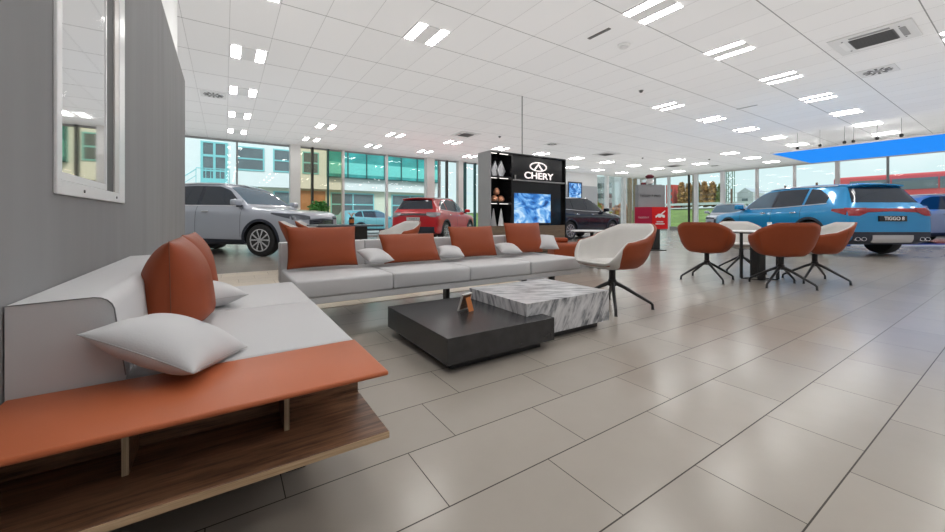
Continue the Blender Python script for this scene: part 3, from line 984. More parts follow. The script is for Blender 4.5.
def chair(label, group=None):
    t = thing('swivel_tub_chair', label, 'chair', (0, 0, 0), 0, group)
    n, k = 72, 16
    phis = [-180 + 360 * i / n for i in range(n)]
    ts = [0.03 + 0.97 * j / k for j in range(k + 1)]
    def shell(off0, off1, m, nm):
        bm = bmesh.new()
        A0 = [[bm.verts.new(shell_point(p, q, off0)) for q in ts] for p in phis]
        A1 = [[bm.verts.new(shell_point(p, q, off1)) for q in ts] for p in phis]
        for i in range(n):
            i2 = (i + 1) % n
            for j in range(k):
                bm.faces.new((A0[i][j], A0[i2][j], A0[i2][j + 1], A0[i][j + 1]))
                bm.faces.new((A1[i][j], A1[i][j + 1], A1[i2][j + 1], A1[i2][j]))
            bm.faces.new((A0[i][k], A0[i2][k], A1[i2][k], A1[i][k]))
        bm.faces.new([A0[i][0] for i in range(n)])
        bm.faces.new([A1[i][0] for i in range(n)][::-1])
        return obj(nm, bm, m, t, world=False, smooth='all')
    sh = shell(0.012, 0.036, M['leather_terra'], 'outer_shell')
    shell(-0.010, 0.0115, M['chair_white'], 'inner_lining')
    for s_ in (-1, 1):
        bm = bmesh.new()
        tube(bm, [shell_point(s_ * 58, q, 0.0365) for q in [0.55 + .45 * i / 8 for i in range(9)]], 0.002, 5)
        obj('seam', bm, M['terra_seam'], sh, world=False)
    bm = bmesh.new()
    F, K = [], []
    for i in range(41):
        rowf, rowk = [], []
        a = 2 * pi * i / 40
        for j in range(9):
            rr = j / 8
            R_ = 1 / ((abs(cos(a)) / 0.205) ** 2.7 + (abs(sin(a)) / 0.195) ** 2.7) ** (1 / 2.7)
            z = 0.425 + 0.035 * (1 - rr ** 6)
            rowf.append((cos(a) * R_ * rr + .02, sin(a) * R_ * rr, z))
            rowk.append((cos(a) * R_ * rr + .02, sin(a) * R_ * rr, 0.421))
        F.append(rowf); K.append(rowk)
    slab(bm, F, K)
    bmesh.ops.remove_doubles(bm, verts=bm.verts, dist=0.0005)
    obj('seat_pad', bm, M['chair_white'], t, world=False, smooth='all')
    bm = bmesh.new()
    lathe(bm, [(.09, .366), (.09, .374), (.03, .375)], 20)
    lathe(bm, [(.030, .21), (.030, .366)], 16)
    lathe(bm, [(.038, .205), (.038, .262), (.03, .27)], 16)
    obj('column', bm, M['metal_black'], t, world=False)
    for q in range(4):
        a = radians(45 + 90 * q)
        bm = bmesh.new()
        pts = [(0.02, .235), (.10, .198), (.335, .060), (.350, .046), (.354, .006)]
        tube(bm, [(cos(a) * r, sin(a) * r, z) for r, z in pts], [.02, .017, .013, .0125, .0125], 8)
        l_ = obj('leg', bm, M['metal_black'], t, world=False, smooth=True)
        obj('foot_glide', lathe(bmesh.new(), [(.015, 0.0005), (.015, .0059)], 10, cos(a) * .354, sin(a) * .354), M['black'], l_, world=False)
    return t

def face(a_deg):
    return radians(a_deg)
c0 = chair('white lined terracotta swivel chair right of the marble table, facing the sofas', 'swivel tub chairs')
c0.location = (3.09, 2.27, 0); c0.rotation_euler = (0, 0, face(176))
spots = [
    (5.57, 2.57, 10, 'terracotta swivel chair with its back turned, left of the small white table'),
    (5.83, 1.82, 40, 'terracotta swivel chair with its back turned, in front of the small white table'),
    (6.62, 1.70, 132, 'terracotta swivel chair side-on at the right of the small white table'),
    (6.85, 2.65, 215, 'white swivel chair facing the viewer behind the small white table'),
    (1.15, 7.15, -15, 'swivel chair farthest left beyond the long sofa, at the slate table'),
    (1.52, 7.92, -20, 'swivel chair behind the farthest left one, at the slate table'),
    (2.50, 6.15, 200, 'swivel chair at the right end of the slate table behind the long sofa'),
]
for x, y, a, lb in spots:
    setup(clone(c0), (x, y, 0), face(a), lb)

# small white table between the chairs
t = thing('round_meeting_table', 'small white topped round table on black legs among the four swivel chairs', 'table', (6.22, 2.2, 0))
obj('tabletop', lathe(bmesh.new(), [(.37, .655), (.375, .66), (.375, .668), (.37, .672)], 48, 6.22, 2.2), M['white'], t)
obj('underside', lathe(bmesh.new(), [(.365, .640), (.372, .6549)], 48, 6.22, 2.2), M['black'], t)
for (dx, dy) in ((-.17, .14), (.10, -.19), (-.12, -.08), (.13, .1)):
    w = .014 if (dx, dy) in ((-.17, .14), (.10, -.19)) else 0.045
    bm = bmesh.new()
    box(bm, -w, w, -.014, .014, .0121, .6399)
    bmesh.ops.transform(bm, matrix=Matrix.Translation((6.22 + dx, 2.2 + dy, 0)) @ Matrix.Rotation(radians(-33.3), 4, 'Z'), verts=bm.verts)
    obj('leg', bm, M['metal_black'] if w < .02 else M['black'], t)
bm = bmesh.new()
P4 = [(-.17, .14), (.13, .1), (.10, -.19), (-.12, -.08), (-.17, .14)]
tube(bm, [(6.22 + a, 2.2 + b2, .0065) for a, b2 in P4], 0.006, 6)
obj('floor_frame', bm, M['metal_black'], t)
tag(obj('card_holder', box(bmesh.new(), 6.20, 6.34, 2.08, 2.09, .6725, .79, mtx=None), M['white'], None), 'white upright card standing on the small white table', 'card')

# slate table behind the sofa
t = thing('slate_table', 'dark slate topped meeting table behind the long sofa', 'table', (1.65, 6.2, 0))
bm = bmesh.new()
box(bm, 1.12, 2.12, 5.80, 6.65, .715, .742, .004, 1)
obj('tabletop', bm, M['dark_table'], t)
obj('panel_base', B_(1.50, 1.95, 6.10, 6.35, 0.0041, .7149), M['black'], t)
t = thing('glass_vase', 'small dark glass jar standing on the slate table', 'jar', (1.68, 6.05, .743))
obj('jar', lathe(bmesh.new(), [(.035, 0), (.04, .01), (.04, .1), (.034, .12)], 16), M['dark_glassware'], t, world=False)
obj('label_band', lathe(bmesh.new(), [(.0405, .03), (.0405, .085)], 16), M['amber'], t, world=False)
obj('twigs', (lambda bm: [tube(bm, [(0, 0, .12), (.03 * cos(a), .03 * sin(a), .17), (.06 * cos(a), .06 * sin(a), .19)], .004, 5) for a in (0, 1.2, 2.5, 3.7, 5)] and bm)(bmesh.new()), M['orange_leaf'], t, world=False)

# low terracotta bench and the little white round table behind the near chair
t = thing('low_leather_bench', 'low terracotta leather bench just beyond the right end of the long sofa', 'bench', (5.05, 4.46, 0), radians(-33.3))
obj('seat', B_(-0.42, .42, -.3, .3, .16, .42, .04, 3), M['leather_terra'], t, world=False, smooth=True)
obj('back_bolster', B_(-0.42, -.08, .12, .3, .4205, .50, .03, 3), M['leather_terra'], t, world=False, smooth=True)
for a in (-1, 1):
    for b2 in (-1, 1):
        obj('leg', B_(a * .34 - .02, a * .34 + .02, b2 * .22 - .02, b2 * .22 + .02, 0, .1599), M['metal_black'], t, world=False)
t = thing('side_table', 'little round white side table in front of the dark car', 'table', (6.11, 4.96, 0))
obj('tabletop', lathe(bmesh.new(), [(.40, .585), (.41, .59), (.41, .60), (.40, .605)], 40), M['white'], t, world=False)
obj('pedestal', lathe(bmesh.new(), [(.035, .0151), (.035, .5849)], 16), M['metal_black'], t, world=False)
obj('foot', lathe(bmesh.new(), [(.22, 0), (.22, .01), (.05, .015)], 30), M['metal_black'], t, world=False)

# ------------------------------------------------------------------ display cabinet with the lettering
X0, X1, Y0, Y1, H = 4.94, 7.36, 6.80, 7.28, 2.365
t = thing('display_cabinet', 'tall black display cabinet with lit lettering, shelves and oak base', 'cabinet', (6.15, 7.04, 0))
obj('side_panel', B_(X0, X0 + .03, Y0, Y1, 0, H, .002, 1), M['cabinet_side'], t)
obj('side_panel', B_(X1 - .03, X1, Y0, Y1, 0, H, .002, 1), M['cabinet_black'], t)
obj('top_panel', B_(X0 + .0301, X1 - .0301, Y0, Y1, H - .03, H), M['cabinet_black'], t)
obj('back_panel', B_(X0 + .0301, X1 - .0301, Y1 - .02, Y1 - .0001, 0, H - .0301), M['cabinet_black'], t)
obj('divider', B_(5.56, 5.60, Y0 + .005, Y1 - .0201, .671, H - .0301), M['cabinet_black'], t)
for z in (1.79, 1.20):
    s_ = obj('shelf', B_(X0 + .0301, 5.5599, Y0 + .005, Y1 - .0201, z - .02, z + .012), M['cabinet_black'], t)
    for a, b2 in ((X0 + .06, X0 + .27), (X0 + .36, X0 + .60)):
        obj('shelf_light', B_(a, b2, Y0 + .10, Y0 + .13, z - .026, z - .0201), M['shelf_lamp'], s_)
for a, b2 in ((X0 + .06, X0 + .27), (X0 + .36, X0 + .60)):
    obj('shelf_light', B_(a, b2, Y0 + .10, Y0 + .13, H - .037, H - .0301), M['shelf_lamp'], t)
obj('header_panel', B_(5.6001, X1 - .0301, Y0 + .06, Y0 + .09, 1.76, H - .0301), M['cabinet_black'], t)
obj('header_ledge', B_(5.6001, X1 - .0301, Y0 + .01, Y0 + .09, 1.73, 1.7599), M['cabinet_side'], t)
obj('screen_panel', B_(5.6001, X1 - .0301, Y0 + .08, Y0 + .11, .671, 1.7299), M['cabinet_black'], t)
oak = [X0 + .0301, 5.58, 6.45, X1 - .0301]
obj('base_cabinet', B_(X0 + .0301, X1 - .0301, Y0 + .03, Y1 - .0201, .02, .67), M['cabinet_black'], t)
for a, b2 in zip(oak, oak[1:]):
    obj('door', B_(a + .002, b2 - .002, Y0 + .008, Y0 + .0299, .03, .668), M['cabinet_oak'], t)
tx = text_mesh('lettering', 'CHERY', 0.225, M['letter'], t, (6.47 - 6.15, Y0 + .055 - 7.04, 1.875), (radians(90), 0, 0), depth=.006, sx=1.36, bold=.0035)
bm = bmesh.new()
N = 48
def ell(a, b2, y):
    return [bm.verts.new((6.45 - 6.15 + a * cos(2 * pi * i / N), y - 7.04, 2.105 + b2 * sin(2 * pi * i / N))) for i in range(N)]
yf, yb2 = Y0 + .046, Y0 + .0585
o1, i1, o2, i2 = ell(.285, .115, yf), ell(.252, .088, yf), ell(.285, .115, yb2), ell(.252, .088, yb2)
for i in range(N):
    j = (i + 1) % N
    bm.faces.new((o1[i], o1[j], i1[j], i1[i])); bm.faces.new((o2[i], i2[i], i2[j], o2[j]))
    bm.faces.new((o1[i], o2[i], o2[j], o1[j])); bm.faces.new((i1[i], i1[j], i2[j], i2[i]))
for s_ in (-1, 1):   # the pointed arch inside the ring
    pa = [(0.012 * s_ * 0, .085), (s_ * .155, -.075), (s_ * .105, -.080), (0, .035)]
    f1 = [bm.verts.new((.30 + x, yf - .0005 - 7.04, 2.105 + z)) for x, z in pa]
    f2 = [bm.verts.new((.30 + x, yb2 - 7.04, 2.105 + z)) for x, z in pa]
    bm.faces.new(f1); bm.faces.new(f2[::-1])
    for i in range(4):
        bm.faces.new((f1[i], f1[(i + 1) % 4], f2[(i + 1) % 4], f2[i]))
obj('emblem', bm, M['letter'], t, world=False)
bm = bmesh.new()
tube(bm, [(6.05, 7.0, H + .001), (6.05, 7.0, CEIL)], .012, 8)
tag(obj('ceiling_cable', bm, M['wire'], None), 'thin vertical cable running from the ceiling to the display cabinet', 'cable')

t = thing('television', 'flat screen showing a blue picture mounted in the display cabinet', 'television', (6.26, Y0 + .05, 1.08))
obj('casing', B_(5.64, 6.88, Y0 + .045, Y0 + .0799, .70, 1.46, .003, 1), M['black'], t)
obj('screen', B_(5.67, 6.85, Y0 + .040, Y0 + .0449, .73, 1.44), M['screen'], t)

def prism_sculpture(loc, pts, m, label, thick=.05, cat='sculpture'):
    bm = bmesh.new()
    a = [bm.verts.new((x, -thick / 2, z)) for x, z in pts]
    b2 = [bm.verts.new((x, thick / 2, z)) for x, z in pts]
    bm.faces.new(a); bm.faces.new(b2[::-1])
    for i in range(len(pts)):
        bm.faces.new((a[i], a[(i + 1) % len(pts)], b2[(i + 1) % len(pts)], b2[i]))
    o = obj('sculpture', bm, m, None)
    o.location = loc
    return tag(o, label, cat)
prism_sculpture((5.20, 7.0, 1.803), [(-.05, 0), (.04, 0), (.11, .12), (.02, .37), (-.10, .15)], M['silver'], 'silver pointed leaf sculpture at left on the top shelf')
prism_sculpture((5.37, 6.97, 1.803), [(-.06, 0), (.04, 0), (.12, .14), (0, .38), (-.12, .16)], M['silver'], 'silver pointed leaf sculpture at right on the top shelf')
for x, y, z, r, lb in [(5.17, 6.95, 1.2125, .09, 'round copper ornament at left on the middle shelf'), (5.375, 6.99, 1.2125, .10, 'larger round copper ornament on the middle shelf'), (5.24, 6.96, 1.381, .075, 'small copper ornament stacked above the others on the middle shelf')]:
    bm = bmesh.new()
    lathe(bm, [(r * .35, 0), (r * .9, .03), (r, .08), (r * .8, .13), (r * .3, .165)], 20)
    o = obj('copper_ornament', bm, M['copper'], None, smooth=True)
    o.location = (x, y, z)
    tag(o, lb, 'ornament')
for x, lb in [(5.17, 'tall silver cone ornament at left on the lowest shelf'), (5.39, 'tall silver cone ornament at right on the lowest shelf')]:
    bm = bmesh.new()
    lathe(bm, [(.095, 0), (.09, .015), (.008, .40)], 4)
    o = obj('cone_ornament', bm, M['silver'], None)
    o.location = (x, 6.98, .6705)
    tag(o, lb, 'ornament')
t = thing('small_cup', 'small grey cup on the ledge left of the lettering', 'cup', (5.69, Y0 + .035, 1.7605))
obj('cup', lathe(bmesh.new(), [(.02, 0), (.024, .005), (.024, .10)], 16), M['ventgrey'], t, world=False)

# ------------------------------------------------------------------ red sign stand
kx, ky = hall(4.75, 10.0)
t = thing('sign_stand', 'red and crimson cube sign stand topped by a grey panel, on a black post', 'sign', (kx, ky, 0), radians(-33.3))
obj('post', B_(.02, .18, -.10, .10, .02, .56), M['black'], t, world=False)
obj('foot', B_(-.10, .30, -.2, .2, 0, .0199), M['black'], t, world=False)
R45 = Matrix.Rotation(radians(45), 4, 'Z')
bm = bmesh.new()
vsx = [(-.44, .0), (-0.06, -.16), (.44, .0), (0.06, .30)]
def poly_prism(bm, pts, z0, z1):
    a = [bm.verts.new((x, y, z0)) for x, y in pts]
    b2 = [bm.verts.new((x, y, z1)) for x, y in pts]
    fs = [bm.faces.new(a[::-1]), bm.faces.new(b2)]
    for i in range(len(pts)):
        fs.append(bm.faces.new((a[i], a[(i + 1) % len(pts)], b2[(i + 1) % len(pts)], b2[i])))
    return fs
fs = poly_prism(bm, vsx, .561, 1.14)
fs[2].material_index = 1
cube = obj('cube_sign', bm, None, t, world=False, mats=[M['red_sign'], M['crimson_sign']])
ar = atan2(.16, .50)
al = atan2(-.16, .38)
tx = lambda k: (-.06 + .50 * k, -.16 + .16 * k - .006)
p = tx(.5)
text_mesh('print', 'EXTERIOR', .062, M['plate_text'], cube, (p[0], p[1], .70), (radians(90), 0, ar), .002, bold=.002) if False else None
text_mesh('print', 'ELECTRIC', .06, M['plate_text'], cube, (p[0], p[1], .72), (radians(90), 0, ar), .002, bold=.002) if False else None
# car outline pictogram
bm = bmesh.new()
car = [(-.15, .0), (-.15, .045), (-.12, .06), (-.06, .10), (.03, .105), (.16, .19), (.175, .17), (.06, .085), (.14, .07), (.16, .04), (.15, 0), (.09, 0), (.075, .025), (.04, .025), (.025, 0), (-.05, 0), (-.065, .025), (-.10, .025), (-.115, 0)]
f1 = [bm.verts.new((x, -.003, z)) for x, z in car]
f2 = [bm.verts.new((x, .003, z)) for x, z in car]
bm.faces.new(f1); bm.faces.new(f2[::-1])
for i in range(len(car)):
    bm.faces.new((f1[i], f1[(i + 1) % len(car)], f2[(i + 1) % len(car)], f2[i]))
bmesh.ops.transform(bm, matrix=Matrix.Translation((p[0], p[1], .86)) @ Matrix.Rotation(ar, 4, 'Z'), verts=bm.verts)
obj('car_pictogram', bm, M['plate_text'], cube, world=False)
for zz, w in ((.735, .22), (.68, .30)):
    bm = bmesh.new()
    n_ = 9 if w > .25 else 7
    for i in range(n_):
        x = -w / 2 + w * i / n_
        box(bm, x, x + w / n_ * .72, -.002, .002, 0, .032)
    bmesh.ops.transform(bm, matrix=Matrix.Translation((p[0], p[1], zz)) @ Matrix.Rotation(ar, 4, 'Z'), verts=bm.verts)
    obj('print_line', bm, M['plate_text'], cube, world=False)
q = (-.25, -.08 - .006)
text_mesh('print', 'TIGGO 7', .060, M['plate_text'], cube, (q[0], q[1], .86), (radians(90), 0, al), .002, sx=1.1)
bm = bmesh.new()
box(bm, -.36, .27, -.02, .16, 1.1401, 1.735)
box(bm, .2705, .36, -.01, .15, 1.1401, 1.72)
gp = obj('grey_panel', bm, M['grey_sign'], t, world=False)
text_mesh('print', 'TIGGO 7 PRO', .085, M['sign_dark'], gp, (-.04, -.024, 1.43), (radians(90), 0, 0), .002, sx=1.05, bold=.001)
t = thing('stuffed_toy', 'small maroon and white ornament sitting on top of the grey sign panel', 'ornament', (kx, ky, 1.7355), radians(-33.3))
bm = bmesh.new()
lathe(bm, [(.03, 0), (.09, .03), (.10, .10), (.07, .16)], 14, -.02, .05)
obj('body', bm, M['white'], t, world=False, smooth=True)
bm = bmesh.new()
lathe(bm, [(.04, .1601), (.10, .19), (.11, .23), (.05, .27)], 14, -.02, .05)
obj('cap', bm, mat('maroon_cloth', srgb(110, 35, 48), .7), t, world=False, smooth=True)
bm = bmesh.new()
box(bm, -.24, -.125, .02, .09, 0, .06, .01, 2)
obj('paw', bm, bpy.data.materials['maroon_cloth'], t, world=False)

# wall screen near the dark car
t = thing('wall_screen', 'blue screen hung on the white back wall behind the dark car', 'screen', (19.0, YB - .15, 2.3))
obj('casing', B_(18.45, 19.75, YB - .17, YB - .1201, 2.05, 3.2), M['black'], t)
obj('screen', B_(18.5, 19.65, YB - .176, YB - .1701, 2.12, 3.12), M['screen'], t)

# potted plant by the glazing
def foliage(bm, c, r, n, size, squash=1.0, rnd=random):
    for _ in range(n):
        d = Vector((rnd.gauss(0, 1), rnd.gauss(0, 1), rnd.gauss(0, 1) * squash)).normalized() * (r * rnd.uniform(.35, 1) )
        p_ = Vector(c) + Vector((d.x, d.y, d.z * squash))
        a = Vector((rnd.gauss(0, 1), rnd.gauss(0, 1), rnd.gauss(0, .6))).normalized() * size
        b2 = a.cross(Vector((rnd.gauss(0, 1), rnd.gauss(0, 1), rnd.gauss(0, 1)))).normalized() * size * .45
        v = [bm.verts.new(q) for q in (p_ - a, p_ - b2, p_ + a, p_ + b2)]
        bm.faces.new(v)
    return bm
t = thing('potted_plant', 'leafy green potted plant by the back glazing beyond the silver car nose', 'plant', (3.1, 15.8, 0))
obj('pot', lathe(bmesh.new(), [(.16, 0), (.22, .40), (.20, .40)], 20), M['pot'], t, world=False)
obj('stem', tube(bmesh.new(), [(0, 0, .4001), (.02, .0, .8), (0, .02, 1.2)], .02, 6), M['bark'], t, world=False)
obj('leaves', foliage(bmesh.new(), (0, 0, 1.25), .38, 420, .09, .85), M['leaf'], t, world=False)

# ------------------------------------------------------------------ cars
STN = [ # u, T, B, w, wr, zb
    (0.000, .50, .47, .62, .45, .27), (0.004, .535, .50, .74, .55, .22), (0.018, .57, .54, .86, .66, .17), (0.05, .595, .565, .94, .74, .145),
    (0.11, .612, .58, .985, .78, .14), (0.18, .625, .59, 1.0, .80, .14), (0.245, .640, .60, 1.0, .82, .14), (0.272, .662, .605, 1.0, .82, .14),
    (0.335, .80, .612, 1.0, .74, .14), (0.40, .915, .618, 1.0, .68, .14), (0.45, .967, .622, 1.0, .66, .14), (0.52, .992, .628, 1.0, .65, .14),
    (0.62, 1.0, .634, 1.0, .65, .14), (0.74, .995, .643, 1.0, .65, .14), (0.84, .980, .655, 1.0, .64, .14), (0.905, .958, .668, .995, .63, .145),
    (0.922, .945, .670, .99, .63, .15), (0.945, .855, .668, .985, .66, .155), (0.972, .725, .655, .97, .70, .165), (0.984, .665, .63, .955, .72, .18),
    (0.994, .62, .595, .93, .72, .20), (1.0, .56, .54, .86, .68, .24)]

def car_body_bmesh(L, W, H):
    bm = bmesh.new()
    rings = []
    hw = W / 2
    for u, T, Bt, w, wr, zb in STN:
        x = L / 2 - u * L
        T *= H; Bt *= H; zb *= H
        w_, wr_ = w * hw, wr * hw
        wb = .935 * w_
        z2 = T - min(.028 * H, .30 * (T - Bt))
        z3 = T - min(.085 * H, .62 * (T - Bt))
        g = (T - z3) / max(1e-4, (T - Bt))
        pts = [(0, T), (.55 * wr_, T - .004 * H), (wr_ * .93, T - min(.014 * H, .2 * (T - Bt))), (wr_ * .995, z2 - .002), (wr_ + (wb - wr_) * g * .9, z3), (wb, Bt), (.985 * w_, Bt - .045 * H), (w_, max(zb + .12 * H, .40 * H)), (.992 * w_, max(zb + .07 * H, .27 * H)), (.965 * w_, zb + .03 * H), (.80 * w_, zb), (0, zb)]
        ring = [bm.verts.new((x, y, z)) for y, z in pts] + [bm.verts.new((x, -y, z)) for y, z in pts[-2:0:-1]]
        rings.append(ring)
    n = len(rings[0])
    for a, b2 in zip(rings, rings[1:]):
        for k in range(n):
            bm.faces.new((a[k], a[(k + 1) % n], b2[(k + 1) % n], b2[k]))
    for ring, rev in ((rings[0], 1), (rings[-1], 0)):
        # cap strips between mirrored halves so it subdivides cleanly
        h = n // 2
        for k in range(h):
            l1, l2 = ring[(n - k) % n], ring[(n - k - 1) % n]
            a = [ring[k], ring[k + 1]] + ([l2] if k + 1 != h else []) + ([l1] if k != 0 else [])
            if len(set(a)) >= 3:
                bm.faces.new(a)
    bmesh.ops.recalc_face_normals(bm, faces=bm.faces)
    return bm

def eval_mesh(o):
    bpy.context.view_layer.update()
    dg = bpy.context.evaluated_depsgraph_get()
    return bpy.data.meshes.new_from_object(o.evaluated_get(dg))

def interp(pts, x):
    for (a, va), (b2, vb) in zip(pts, pts[1:]):
        if a <= x <= b2 or b2 <= x <= a:
            k = 0 if a == b2 else (x - a) / (b2 - a)
            return va + (vb - va) * k
    return pts[0][1] if abs(x - pts[0][0]) < abs(x - pts[-1][0]) else pts[-1][1]

class Car:
    def __init__(s, label, lat, dep, ang, pnt, L=4.6, W=1.86, H=1.69, wheel=.36, cat='car', name='car', wxy=None, simple=False, interior_light=False):
        s.L, s.W, s.H = L, W, H
        if wxy is None:
            wxy = hall(lat, dep)
        z0 = 0.0
        s.t = thing(name, label, cat, (wxy[0], wxy[1], z0), radians(ang))
        tmp = bpy.data.objects.new('tmp', bpy.data.meshes.new('tmp'))
        bm = car_body_bmesh(L, W, H)
        bm.to_mesh(tmp.data); bm.free()
        COL.objects.link(tmp)
        sb = tmp.modifiers.new('s', 'SUBSURF'); sb.levels = 2; sb.render_levels = 2
        me = eval_mesh(tmp)
        bb = bmesh.new(); bb.from_mesh(me)
        s.bvh = BVHTree.FromBMesh(bb); bb.free()
        # wheel arches
        s.axf, s.axr = L / 2 - .195 * L, -L / 2 + .205 * L
        cutters = []
        for ax in (s.axf, s.axr):
            for sg in (-1, 1):
                bc = bmesh.new()
                rr = wheel + .045
                prof = []
                ya, yb_ = sg * (W / 2 - .34), sg * (W / 2 + .2)
                A0 = [bc.verts.new((ax + rr * cos(2 * pi * k / 36), ya, wheel + .01 + rr * sin(2 * pi * k / 36))) for k in range(36)]
                A1 = [bc.verts.new((ax + rr * cos(2 * pi * k / 36), yb_, wheel + .01 + rr * sin(2 * pi * k / 36))) for k in range(36)]
                for k in range(36):
                    bc.faces.new((A0[k], A0[(k + 1) % 36], A1[(k + 1) % 36], A1[k]))
                bc.faces.new(A0); bc.faces.new(A1[::-1])
                bmesh.ops.recalc_face_normals(bc, faces=bc.faces)
                mc = bpy.data.meshes.new('c'); bc.to_mesh(mc); bc.free()
                mc.materials.append(pnt)
                mc.materials.append(M['rimdark'])
                for f in mc.polygons:
                    f.material_index = 1
                oc = bpy.data.objects.new('c', mc); COL.objects.link(oc)
                cutters.append(oc)
                bo = tmp.modifiers.new('b', 'BOOLEAN'); bo.operation = 'DIFFERENCE'; bo.solver = 'EXACT'; bo.object = oc
                bo.material_mode = 'TRANSFER' if hasattr(bo, 'material_mode') else bo.operation
        tmp.data.materials.append(pnt)
        me2 = eval_mesh(tmp)
        for o in cutters + [tmp]:
            bpy.data.objects.remove(o)
        bpy.data.meshes.remove(me)
        for p in me2.polygons:
            p.use_smooth = True
        me2.set_sharp_from_angle(angle=radians(50))
        if len(me2.materials) == 0:
            me2.materials.append(pnt)
        s.body = bpy.data.objects.new('body', me2)
        COL.objects.link(s.body)
        s.body.parent = s.t
        s.wheel_r = wheel
        for ax in (s.axf, s.axr):
            for sg in (-1, 1):
                s.make_wheel(ax, sg, wheel)
        s.arches()

    def ray(s, o, d):
        h = s.bvh.ray_cast(Vector(o), Vector(d))
        if h[0] is None:
            h = s.bvh.find_nearest(Vector(o) + Vector(d) * 2.0)
        return h[0], h[1]

    def patch(s, name, mode, cols, m, parent=None, off=.006, depth=.012, rows=6, sgn=1, smooth=True):
        """cols : list of (a, lo, hi). mode side -> a = x ; front/rear -> a = y ; top -> a = x, lo/hi = y"""
        F, K = [], []
        for a, lo, hi in cols:
            rf, rk = [], []
            for j in range(rows + 1):
                b2 = lo + (hi - lo) * j / rows
                if mode == 'side':
                    o, d = (a, sgn * 2, b2), (0, -sgn, 0)
                elif mode == 'front':
                    o, d = (s.L, a, b2), (-1, 0, 0)
                elif mode == 'rear':
                    o, d = (-s.L, a, b2), (1, 0, 0)
                else:
                    o, d = (a, b2, 4), (0, 0, -1)
                p, nn = s.ray(o, d)
                dd = -Vector(d)
                nn = (nn + dd * .5).normalized()
                if nn.dot(dd) < 0:
                    nn = dd
                rf.append(p + nn * off)
                rk.append(p - nn * depth)
            F.append(rf); K.append(rk)
        bm = bmesh.new()
        slab(bm, F, K)
        return obj(name, bm, m, parent or s.t, world=False, smooth=smooth)

    def cols(s, xs, lo, hi, n=14):
        a, b2 = xs
        return [(a + (b2 - a) * i / n, interp(lo, a + (b2 - a) * i / n), interp(hi, a + (b2 - a) * i / n)) for i in range(n + 1)]

    def make_wheel(s, ax, sg, r):
        yo = s.W / 2 - .015
        tw = .225
        Y = lambda d: sg * (yo - d)
        def lat(prof, n=40):
            bm = bmesh.new()
            rings = [[bm.verts.new((ax + q * cos(2 * pi * k / n), Y(d), r + q * sin(2 * pi * k / n))) for k in range(n)] for q, d in prof]
            for a, b2 in zip(rings, rings[1:]):
                for k in range(n):
                    bm.faces.new((a[k], a[(k + 1) % n], b2[(k + 1) % n], b2[k]))
            bm.faces.new(rings[0]); bm.faces.new(rings[-1])
            return bm
        rr = r * .70
        w = obj('wheel', lat([(rr, .012), (r * .88, .002), (r * .975, .015), (r - .0005, .05), (r - .0005, tw - .05), (r * .96, tw), (rr, tw)]), M['tyre'], s.t, world=False, smooth=True)
        bm = bmesh.new()
        n = 40
        # rim lip
        prof = [(rr * .99, .0115), (rr * .99, -.002), (rr * .90, -.002), (rr * .88, .0115)]
        rings = [[bm.verts.new((ax + q * cos(2 * pi * k / n), Y(d), r + q * sin(2 * pi * k / n))) for k in range(n)] for q, d in prof]
        for a, b2 in zip(rings, rings[1:] + rings[:1]):
            for k in range(n):
                bm.faces.new((a[k], a[(k + 1) % n], b2[(k + 1) % n], b2[k]))
        for i in range(5):
            for da in (-.20, .20):
                a = 2 * pi * i / 5 + pi / 2
                p0 = (.05, a + da * .8)
                p1 = (rr * .92, a + da * 1.5)
                wdt0, wdt1 = .022, .034
                q = []
                for (rad, ang), wd in ((p0, wdt0), (p1, wdt1)):
                    for sd in (-1, 1):
                        x = rad * cos(ang) - sin(ang) * wd * sd * .6
                        z = rad * sin(ang) + cos(ang) * wd * sd * .6
                        q.append((ax + x, r + z))
                f = [bm.verts.new((x, Y(-.004), z)) for x, z in (q[0], q[1], q[3], q[2])]
                k_ = [bm.verts.new((x, Y(.011), z)) for x, z in (q[0], q[1], q[3], q[2])]
                bm.faces.new(f); bm.faces.new(k_[::-1])
                for e in range(4):
                    bm.faces.new((f[e], f[(e + 1) % 4], k_[(e + 1) % 4], k_[e]))
        cap = [bm.verts.new((ax + .06 * cos(2 * pi * k / 20), Y(-.008), r + .06 * sin(2 * pi * k / 20))) for k in range(20)]
        cap2 = [bm.verts.new((ax + .06 * cos(2 * pi * k / 20), Y(.011), r + .06 * sin(2 * pi * k / 20))) for k in range(20)]
        bm.faces.new(cap); bm.faces.new(cap2[::-1])
        for k in range(20):
            bm.faces.new((cap[k], cap[(k + 1) % 20], cap2[(k + 1) % 20], cap2[k]))
        obj('rim', bm, M['rim'], w, world=False)

    def arches(s):
        r = s.wheel_r
        for ax in (s.axf, s.axr):
            for sg in (-1, 1):
                F, K = [], []
                for i in range(29):
                    a = radians(-18 + 216 * i / 28)
                    rf, rk = [], []
                    for q in (r + .048, r + .075, r + .10):
                        x, z = ax + q * cos(a), r + .01 + q * sin(a)
                        z = max(z, .14 * s.H + .01)
                        p, nn = s.ray((x, sg * 2, z), (0, -sg, 0))
                        rf.append(p + Vector((0, sg * .012, 0)))
                        rk.append(p - Vector((0, sg * .02, 0)))
                    F.append(rf); K.append(rk)
                bm = bmesh.new()
                slab(bm, F, K)
                obj('wheel_arch_trim', bm, M['carplastic'], s.t, world=False, smooth=True)
        x0, x1 = s.axr + r + .10, s.axf - r - .10
        for sg in (-1, 1):
            s.patch('sill_trim', 'side', s.cols((x0, x1), [(x0, .145 * s.H), (x1, .145 * s.H)], [(x0, .235 * s.H), (x1, .215 * s.H)]), M['carplastic'], off=.010, depth=.02, sgn=sg)

